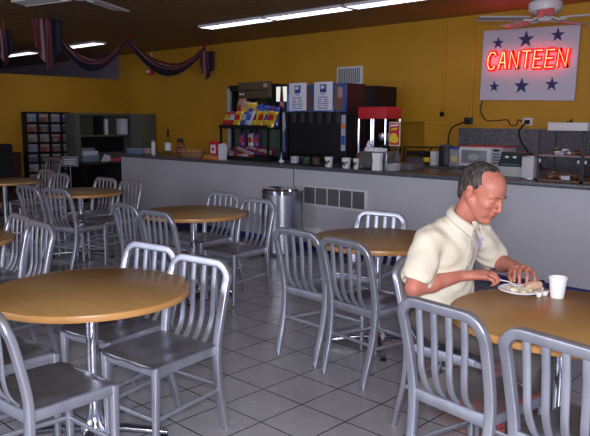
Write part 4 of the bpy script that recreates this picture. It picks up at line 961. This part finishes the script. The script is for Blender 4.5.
def head_shape(B, grow=0):
    B.ell(hd_(-.012, 0, .042), hr(.098+grow, .074+grow, .075+grow), HA, .01)          # cranium
    B.ell(hd_(.030, 0, .030), hr(.065+grow, .064+grow, .068+grow), HA, .02)           # forehead
def build_body():
    B = Field((-1.96, 2.40, .02), (-1.08, 3.42, 1.40), .0038)
    # trunk and legs under the clothes
    B.ell((-1.75, 2.92, .60), (.105, .15, .12)); B.ell((-1.755, 2.92, .76), (.09, .13, .18), k=.03); B.ell((-1.735, 2.92, .91), (.095, .16, .12), k=.03)
    for s_, kn, an, toe in ((-1, (-1.27, 2.86, .50), (-1.30, 2.87, .10), (-1.14, 2.84, .05)), (1, (-1.27, 3.03, .50), (-1.28, 3.05, .10), (-1.12, 3.07, .05))):
        B.limb((-1.72, 2.9+s_*.09, .55), kn, .075, .055, .03); B.limb(kn, an, .05, .034, .02); B.limb(an, toe, .032, .026, .02)
    for sh, el, wr in ((SH_R, EL_R, WR_R), (SH_L, EL_L, WR_L)):
        B.limb((-1.71, 2.92, .975), sh, .042, .050, .03); B.limb(sh, el, .055, .042, .02)
        m_ = tuple(.62*e+.38*w for e, w in zip(el, wr)); B.limb(el, m_, .041, .042, .015); B.limb(m_, wr, .042, .026, .015)
    # neck
    B.limb((-1.70, 2.915, 1.0), (-1.605, 2.885, 1.12), .057, .057, .03); B.limb((-1.605, 2.885, 1.12), hd_(-.02, 0, -.01), .060, .062, .02)
    # skull and face
    head_shape(B)
    B.ell(hd_(.045, 0, -.020), hr(.055, .060, .070), HA, .018)     # mid face
    B.ell(hd_(.040, 0, -.070), hr(.052, .050, .042), HA, .018)     # jaw
    B.ell(hd_(.082, 0, -.098), hr(.019, .022, .016), HA, .014)     # chin
    for s_ in (-1, 1):
        B.limb(hd_(.0, s_*.056, -.035), hd_(.072, s_*.020, -.098), .022, .016, .014)       # jaw line
        B.ell(hd_(.070, s_*.040, -.020), hr(.022, .020, .018), HA, .014)                   # cheekbone
        B.ell(hd_(.062, s_*.030, -.055), hr(.028, .022, .028), HA, .014)                   # cheek
        B.limb(hd_(.093, s_*.010, .024), hd_(.080, s_*.048, .022), .0085, .007, .010)      # brow
        B.ell(hd_(.094, s_*.030, .006), hr(.010, .016, .010), HA, .008, True)              # socket
        B.ell(hd_(.083, s_*.030, .005), hr(.0135, .0150, .0125), HA, .003)                 # lowered eyelid
        B.limb(hd_(.094, s_*.018, -.001), hd_(.088, s_*.042, .0), .0022, .0018, .003)      # lid edge
        # ear
        B.ell(hd_(-.006, s_*.079, -.002), hr(.017, .007, .031), HA, .004)
        B.ell(hd_(-.008, s_*.085, .014), hr(.017, .006, .017), HA, .004)
        B.ell(hd_(.000, s_*.088, .000), hr(.008, .004, .015), HA, .003, True)
    B.chain([hd_(.096, 0, .018), hd_(.106, 0, -.002), hd_(.119, 0, -.026)], [.008, .009, .0105], .009)   # nose
    for s_ in (-1, 1): B.ell(hd_(.105, s_*.010, -.032), hr(.011, .008, .008), HA, .005)
    B.ell(hd_(.096, 0, -.048), hr(.012, .020, .012), HA, .010)
    B.limb(hd_(.101, -.017, -.0585), hd_(.101, .017, -.0585), .0050, .0050, .004); B.ell(hd_(.105, 0, -.0575), hr(.005, .013, .005), HA, .003)
    B.limb(hd_(.099, -.014, -.0700), hd_(.099, .014, -.0700), .0058, .0058, .004)
    B.limb(hd_(.109, -.024, -.0640), hd_(.109, .024, -.0640), .0022, .0022, .002, True)   # mouth line
    # hands
    def hand(W, K, fingers, thumb, rk):
        W = Vector(W)
        for q in K: B.limb(tuple(W), q, .0195, .0125, .012)
        for a, b in zip(K, K[1:]): B.limb(a, b, .0125, .0125, .008)
        for (k0, p1, p2, p3), r in zip(fingers, rk): B.chain([k0, p1, p2, p3], [r*1.12, r, r*.92, r*.78], .0025)
        B.chain(thumb, [.0165, .0125, .0108, .0085], .004)
    # right hand: closed round the fork handle, palm down
    K = [(-1.535, 2.925, .824), (-1.548, 2.935, .816), (-1.556, 2.945, .812), (-1.53, 2.905, .82)]
    KR = [(-1.538, 2.942, .822), (-1.524, 2.922, .824), (-1.512, 2.902, .820), (-1.506, 2.880, .810)]
    hand(WR_R, KR, [
        (KR[0], (-1.515, 2.972, .812), (-1.495, 2.978, .795), (-1.478, 2.974, .783)),
        (KR[1], (-1.490, 2.948, .812), (-1.476, 2.950, .790), (-1.486, 2.945, .775)),
        (KR[2], (-1.476, 2.922, .808), (-1.466, 2.926, .785), (-1.480, 2.926, .771)),
        (KR[3], (-1.476, 2.896, .796), (-1.470, 2.902, .777), (-1.486, 2.906, .768))],
        [(-1.60, 2.875, .795), (-1.565, 2.925, .790), (-1.530, 2.955, .785), (-1.500, 2.970, .780)], [.0090, .0094, .0088, .0078])
    # left hand: arched over the plate, fingertips on the food
    KL = [(-1.372, 3.052, .838), (-1.392, 3.040, .846), (-1.412, 3.032, .846), (-1.430, 3.030, .838)]
    hand(WR_L, KL, [
        (KL[0], (-1.335, 3.022, .834), (-1.318, 2.998, .815), (-1.312, 2.985, .796)),
        (KL[1], (-1.360, 3.000, .846), (-1.342, 2.968, .824), (-1.336, 2.952, .795)),
        (KL[2], (-1.386, 2.988, .846), (-1.372, 2.952, .822), (-1.364, 2.938, .794)),
        (KL[3], (-1.414, 2.994, .836), (-1.404, 2.966, .814), (-1.396, 2.954, .796))],
        [(-1.465, 3.075, .825), (-1.455, 3.030, .808), (-1.440, 2.998, .800), (-1.420, 2.975, .793)], [.0084, .0092, .0092, .0088])
    lipc = [np.array(hd_(.104, 0, -.0575)), np.array(hd_(.102, 0, -.0705))]; inv = np.array(HA)
    def mf(c):
        out = np.zeros(len(c))
        for q in lipc: d = (c-q) @ inv; out[(np.abs(d[:, 0]) < .014) & (np.abs(d[:, 1]) < .021) & (np.abs(d[:, 2]) < .0048)] = 1
        return out
    return B.obj('body', [SKIN, LIP], None, mf, 2)
def to_man(o): o.parent = man; o.matrix_parent_inverse = Matrix.Translation(-ML); return o
to_man(build_body())
# hair: a cap round the back and sides, receding at the temples
Hf = Field(tuple(HC-Vector((.16, .14, .16))), tuple(HC+Vector((.16, .14, .18))), .0030)
Hf.ell(hd_(-.015, 0, .042), hr(.1005, .0770, .0785), HA, .004)
Hf.limb(hd_(-.070, 0, .0), hd_(-.062, 0, -.045), .055*HS, .045*HS, .02)
Hf.ell(hd_(.100, 0, .066), hr(.084, .074, .088), HA, .012, True)                # bare forehead
for s_ in (-1, 1):
    Hf.ell(hd_(.062, s_*.055, .098), hr(.060, .040, .046), HA, .008, True)      # receding temples
    Hf.ell(hd_(.055, s_*.085, -.030), hr(.055, .040, .055), HA, .006, True)     # cheek
    Hf.ell(hd_(.006, s_*.090, -.010), hr(.026, .030, .036), HA, .005, True)     # around the ear
Hf.ell(hd_(.02, 0, -.075), hr(.075, .1, .06), HA, .006, True)
_inv = np.array(HA); _hc = np.array(HC)
def hair_rip(X, Y, Z):
    u = (X-_hc[0])*_inv[0, 0]+(Y-_hc[1])*_inv[1, 0]+(Z-_hc[2])*_inv[2, 0]; v = (X-_hc[0])*_inv[0, 1]+(Y-_hc[1])*_inv[1, 1]+(Z-_hc[2])*_inv[2, 1]; w_ = (X-_hc[0])*_inv[0, 2]+(Y-_hc[1])*_inv[1, 2]+(Z-_hc[2])*_inv[2, 2]
    return 0.0008*np.sin(v*330+6*np.sin(u*40))*np.cos(w_*70+u*30)+.0006*np.sin(v*620+w_*220)
Hf.ripple(hair_rip)
to_man(Hf.obj('hair', [HAIR], None, None, 0))
for s_ in (-1, 1):
    to_man(MB().tube([hd_(.1035, s_*.013, .026), hd_(.1025, s_*.026, .031), hd_(.092, s_*.043, .028)], .0024, HAIR, 6, scales=[.8, 1, .5]).obj('eyebrow'))
# shirt
def shirt_field():
    S = Field((-1.96, 2.48, .50), (-1.40, 3.34, 1.20), .0048)
    S.ell((-1.755, 2.92, .64), (.140, .180, .20), k=.02); S.ell((-1.750, 2.92, .80), (.125, .168, .22), k=.05); S.ell((-1.735, 2.92, .925), (.130, .192, .125), k=.04)
    S.limb((-1.725, 2.85, 1.015), SH_R, .052, .070, .04); S.limb((-1.70, 2.99, 1.015), SH_L, .052, .068, .04)
    S.limb((-1.70, 2.92, .99), (-1.640, 2.895, 1.06), .095, .074, .04)
    e = tuple(a+(b-a)*.72 for a, b in zip(SH_R, EL_R)); S.limb(SH_R, e, .071, .080, .02)
    e2 = tuple(a+(b-a)*.72 for a, b in zip(SH_L, EL_L)); S.limb(SH_L, e2, .070, .078, .03)
    # sleeve ends cut square and hollow, neck opening
    for sh, el in ((SH_R, EL_R), (SH_L, EL_L)):
        d = Vector(el)-Vector(sh); L = d.length; d.normalize(); c = Vector(sh)+d*(L*.86+.14); S.ell(tuple(c), (.145, .145, .145), k=.003, cut=True)
        S.limb(tuple(Vector(sh)+d*L*.70), tuple(Vector(sh)+d*L*1.2), .060, .068, .006, True)
    S.limb((-1.640, 2.895, 1.062), (-1.60, 2.885, 1.16), .062, .074, .006, True)
    def rip(X, Y, Z):
        return (.004*np.sin(58*(Y-2.9)+9*np.sin(Z*11+X*7))*np.clip((X+1.9)*3, 0, 1)+.0035*np.sin(38*Z+30*(Y-2.7)+5*np.sin(9*X))*np.exp(-((Y-2.72)/.09)**2)
                + .0035*np.sin(52*Z-26*Y)*np.exp(-((Y-3.1)/.09)**2)+.004*np.sin(60*Z+22*X+3*np.sin(Y*20))*np.clip((.82-Z)*5, 0, 1))
    S.ripple(rip)
    return S
SF = shirt_field()
to_man(SF.obj('shirt', [SHIRT], None, None, 1))
def on_shirt(y, z, off=.002):
    """front surface of the shirt at (y, z)"""
    j = int(round((y-SF.lo[1])/SF.h)); k = int(round((z-SF.lo[2])/SF.h)); cl = SF.F[:, j, k]; i = np.where(cl < 0)[0].max()
    t = cl[i]/(cl[i]-cl[i+1]); return Vector((SF.lo[0]+(i+t)*SF.h+off, y, z))
def strip(name, pts_fn, n, m_, th=.003):
    rows = [pts_fn(i/(n-1)) for i in range(n)]; k = len(rows[0]); vs = [p for r in rows for p in r]; o_ = len(vs); vs = vs+[p-Vector((th, 0, 0)) for p in vs]
    fs = []
    for i in range(n-1):
        for j in range(k-1):
            a = i*k+j; fs += [(a, a+1, a+k+1, a+k), (o_+a, o_+a+k, o_+a+k+1, o_+a+1)]
    for i in range(n-1): fs += [(i*k, (i+1)*k, o_+(i+1)*k, o_+i*k), (i*k+k-1, o_+i*k+k-1, o_+(i+1)*k+k-1, (i+1)*k+k-1)]
    for j in range(k-1): fs += [(j, o_+j, o_+j+1, j+1), ((n-1)*k+j, (n-1)*k+j+1, o_+(n-1)*k+j+1, o_+(n-1)*k+j)]
    return to_man(MB().add(vs, fs, m_).obj(name))
PLK = mat('cream_placket', (.66, .62, .52), .8)
strip('placket', lambda t: [on_shirt(2.905+d, 1.015-.22*t, .004) for d in (-.016, -.005, .005, .016)], 24, PLK)
for z in (.975, .91, .85): p = on_shirt(2.905, z, .006); to_man(MB().lathe([(.003, -.002), (.0055, 0), (.004, .002)], WHITE, 10, Matrix.Translation(p) @ Matrix.Rotation(PI/2, 4, 'Y')).obj('button'))
stk = strip('name_sticker', lambda t: [on_shirt(3.02+d, .965-.055*t, .0045) for d in (-.03, -.01, .01, .03)], 6, mat('lavender_sticker', (.60, .54, .78), .6), .002); stk['label'] = 'small lavender sticker on the chest'
# folded collar
cc = Vector((-1.640, 2.892, 1.075)); cn = Vector((.50, 0, .86)).normalized(); cx_ = Vector((.86, 0, -.50)); cyv = Vector((0, 1, 0))
vs = []; N_ = 34
for i in range(N_+1):
    a = math.radians(28+304*i/N_); e = abs(i/N_*2-1)**5; dr = cx_*math.cos(a)+cyv*math.sin(a)
    drop = .010*e
    for r, h in ((.070, -.012), (.068, .016), (.070, .024), (.080, .020), (.088+.014*e, -.008-.014*e), (.086+.014*e, -.011-.014*e), (.078, .012), (.074, -.012)): vs.append(cc+dr*r+cn*(h-drop)+cx_*(.012*e))
k = 8; fs = [(i*k+q, i*k+(q+1) % k, (i+1)*k+(q+1) % k, (i+1)*k+q) for i in range(N_) for q in range(k)]+[tuple(range(k)), tuple(N_*k+q for q in range(k))]
to_man(MB().add(vs, fs, PLK).obj('collar'))
# trousers and shoes
T_ = Field((-1.98, 2.64, .02), (-1.10, 3.20, .74), .007)
T_.ell((-1.75, 2.9, .575), (.15, .19, .095), k=.03)
for s_, kn, an in ((-1, (-1.27, 2.86, .50), (-1.30, 2.87, .10)), (1, (-1.27, 3.03, .50), (-1.28, 3.05, .10))):
    T_.limb((-1.72, 2.9+s_*.095, .565), kn, .10, .074, .03); T_.limb(kn, an, .072, .056, .025); T_.ell((an[0], an[1], .045), (.1, .07, .03), k=.004, cut=True)
T_.ripple(lambda X, Y, Z: .003*np.sin(60*X+20*Z+4*np.sin(30*Y)))
to_man(T_.obj('trousers', [TROU], None, None, 1))
for y0, y1 in ((2.868, 2.838), (3.052, 3.075)):
    Sf = Field((-1.42, min(y0, y1)-.09, -.01), (-.98, max(y0, y1)+.09, .2), .005)
    Sf.limb((-1.33, y0, .046), (-1.13, y1, .040), .044, .036, .01); Sf.limb((-1.30, y0, .06), (-1.29, y0, .12), .042, .044, .02); Sf.ell((-1.2, (y0+y1)/2, -.1), (.4, .3, .104), k=.004, cut=True)
    to_man(Sf.obj('shoe', [LEATHER], None, None, 1))

# ------------------------------------------------------------------ on the man's table
TZ = .748
t = thing('foam_plate', 'white foam plate under the food on the table in front of the man', 'plate', (-1.365, 2.955, TZ))
MB().lathe([(.062, 0), (.068, .002), (.098, .016), (.101, .015), (.101, .0185), (.096, .0195), (.066, .006), (.060, .004)], FOAM, 40).obj('plate', t)
FOOD = vary(mat('pale_food', (.66, .6, .48), .7), (.72, .67, .55), (.55, .45, .3), 40)
Ff = Field((-.09, -.08, -.005), (.09, .08, .06), .003)
for k in range(14):
    a = random.uniform(0, 6.28); r = .045*random.random()**.5; Ff.ell((r*math.cos(a), r*math.sin(a), .006), (.018, .016, random.uniform(.008, .015)), k=.006)
fo = Ff.obj('rice_mound', [FOOD], None, None, 1, label='heap of pale chopped food on the foam plate', cat='food'); fo.location = (-1.365, 2.955, TZ+.008)
Bf = Field((-.07, -.06, -.04), (.07, .06, .06), .003)
Bf.ell((0, 0, .012), (.042, .034, .020), k=.004); Bf.ell((.012, .004, .020), (.03, .026, .016), k=.008)
Bf.ripple(lambda X, Y, Z: .002*np.sin(X*160)*np.sin(Y*140))
fo = Bf.obj('bread_roll', [vary(mat('pale_bread', (.6, .42, .3), .8), (.66, .47, .36), (.5, .3, .2), 25)], None, None, 1, label='piece of pale bread under the fingers of the left hand', cat='bread'); fo.location = (-1.325, 3.0, TZ+.020)
single('fork', MB().sweep([(-1.585, 2.915, .803), (-1.50, 2.953, .792), (-1.43, 2.968, .786)], rrect(.009, .004, .0015, 3), FOAM)
       .sweep([(-1.432, 2.968, .786), (-1.405, 2.966, .780), (-1.385, 2.962, .776)], rrect(.019, .003, .001, 3), FOAM, scales=[(.5, 1), (1, 1), (1, 1)])
       .sweep([(-1.386, 2.957, .776), (-1.362, 2.951, .779)], rrect(.003, .002, .0008, 3), FOAM).sweep([(-1.386, 2.962, .776), (-1.362, 2.958, .779)], rrect(.003, .002, .0008, 3), FOAM).sweep([(-1.386, 2.967, .776), (-1.362, 2.966, .779)], rrect(.003, .002, .0008, 3), FOAM),
       'white plastic fork held in the right hand over the plate', 'fork')
t = thing('foam_cup', 'white foam cup standing on the table right of the plate', 'cup', (-1.205, 2.985, TZ)); t.scale = (.95, .95, .95)
MB().lathe([(.030, 0), (.031, .002), (.0405, .092), (.043, .093), (.0435, .098), (.042, .100), (.0385, .098), (.029, .006)], FOAM, 40).obj('cup_wall', t)
MB().lathe([(.02, .078), (.037, .0785), (.02, .079)], mat('coffee', (.05, .02, .01), .1), 30).obj('drink', t)
for k, (x, y, lb, c) in enumerate(((-1.272, 2.945, 'small white creamer tub with yellow patch beside the plate, nearest the cup front', YEL), (-1.262, 2.985, 'small white creamer tub with bluish lid patch behind the front one', mat('creamer_blue', (.2, .35, .6), .5)))):
    t = thing('creamer_tub', lb, 'creamer', (x, y, TZ))
    MB().lathe([(.011, 0), (.016, .018), (.020, .019), (.020, .021)], FOAM, 20).obj('tub', t); MB().prism([(-.012, -.008), (.01, -.009), (.012, .006), (-.008, .01)], lambda a, b, s: (a, b, .0212+.001*s), c).obj('lid_patch', t)
t = thing('salt_shaker', 'small clear shaker with dark cap behind the creamer tubs', 'shaker', (-1.30, 3.035, TZ))
MB().lathe([(.015, 0), (.018, .003), (.015, .038), (.012, .042)], GLASS, 16).obj('shaker_glass', t); MB().lathe([(.010, .003), (.012, .005), (.011, .026), (.003, .028)], PAPER, 14).obj('salt', t); MB().lathe([(.013, .042), (.0135, .052), (.006, .056)], BLACK, 16).obj('cap', t)
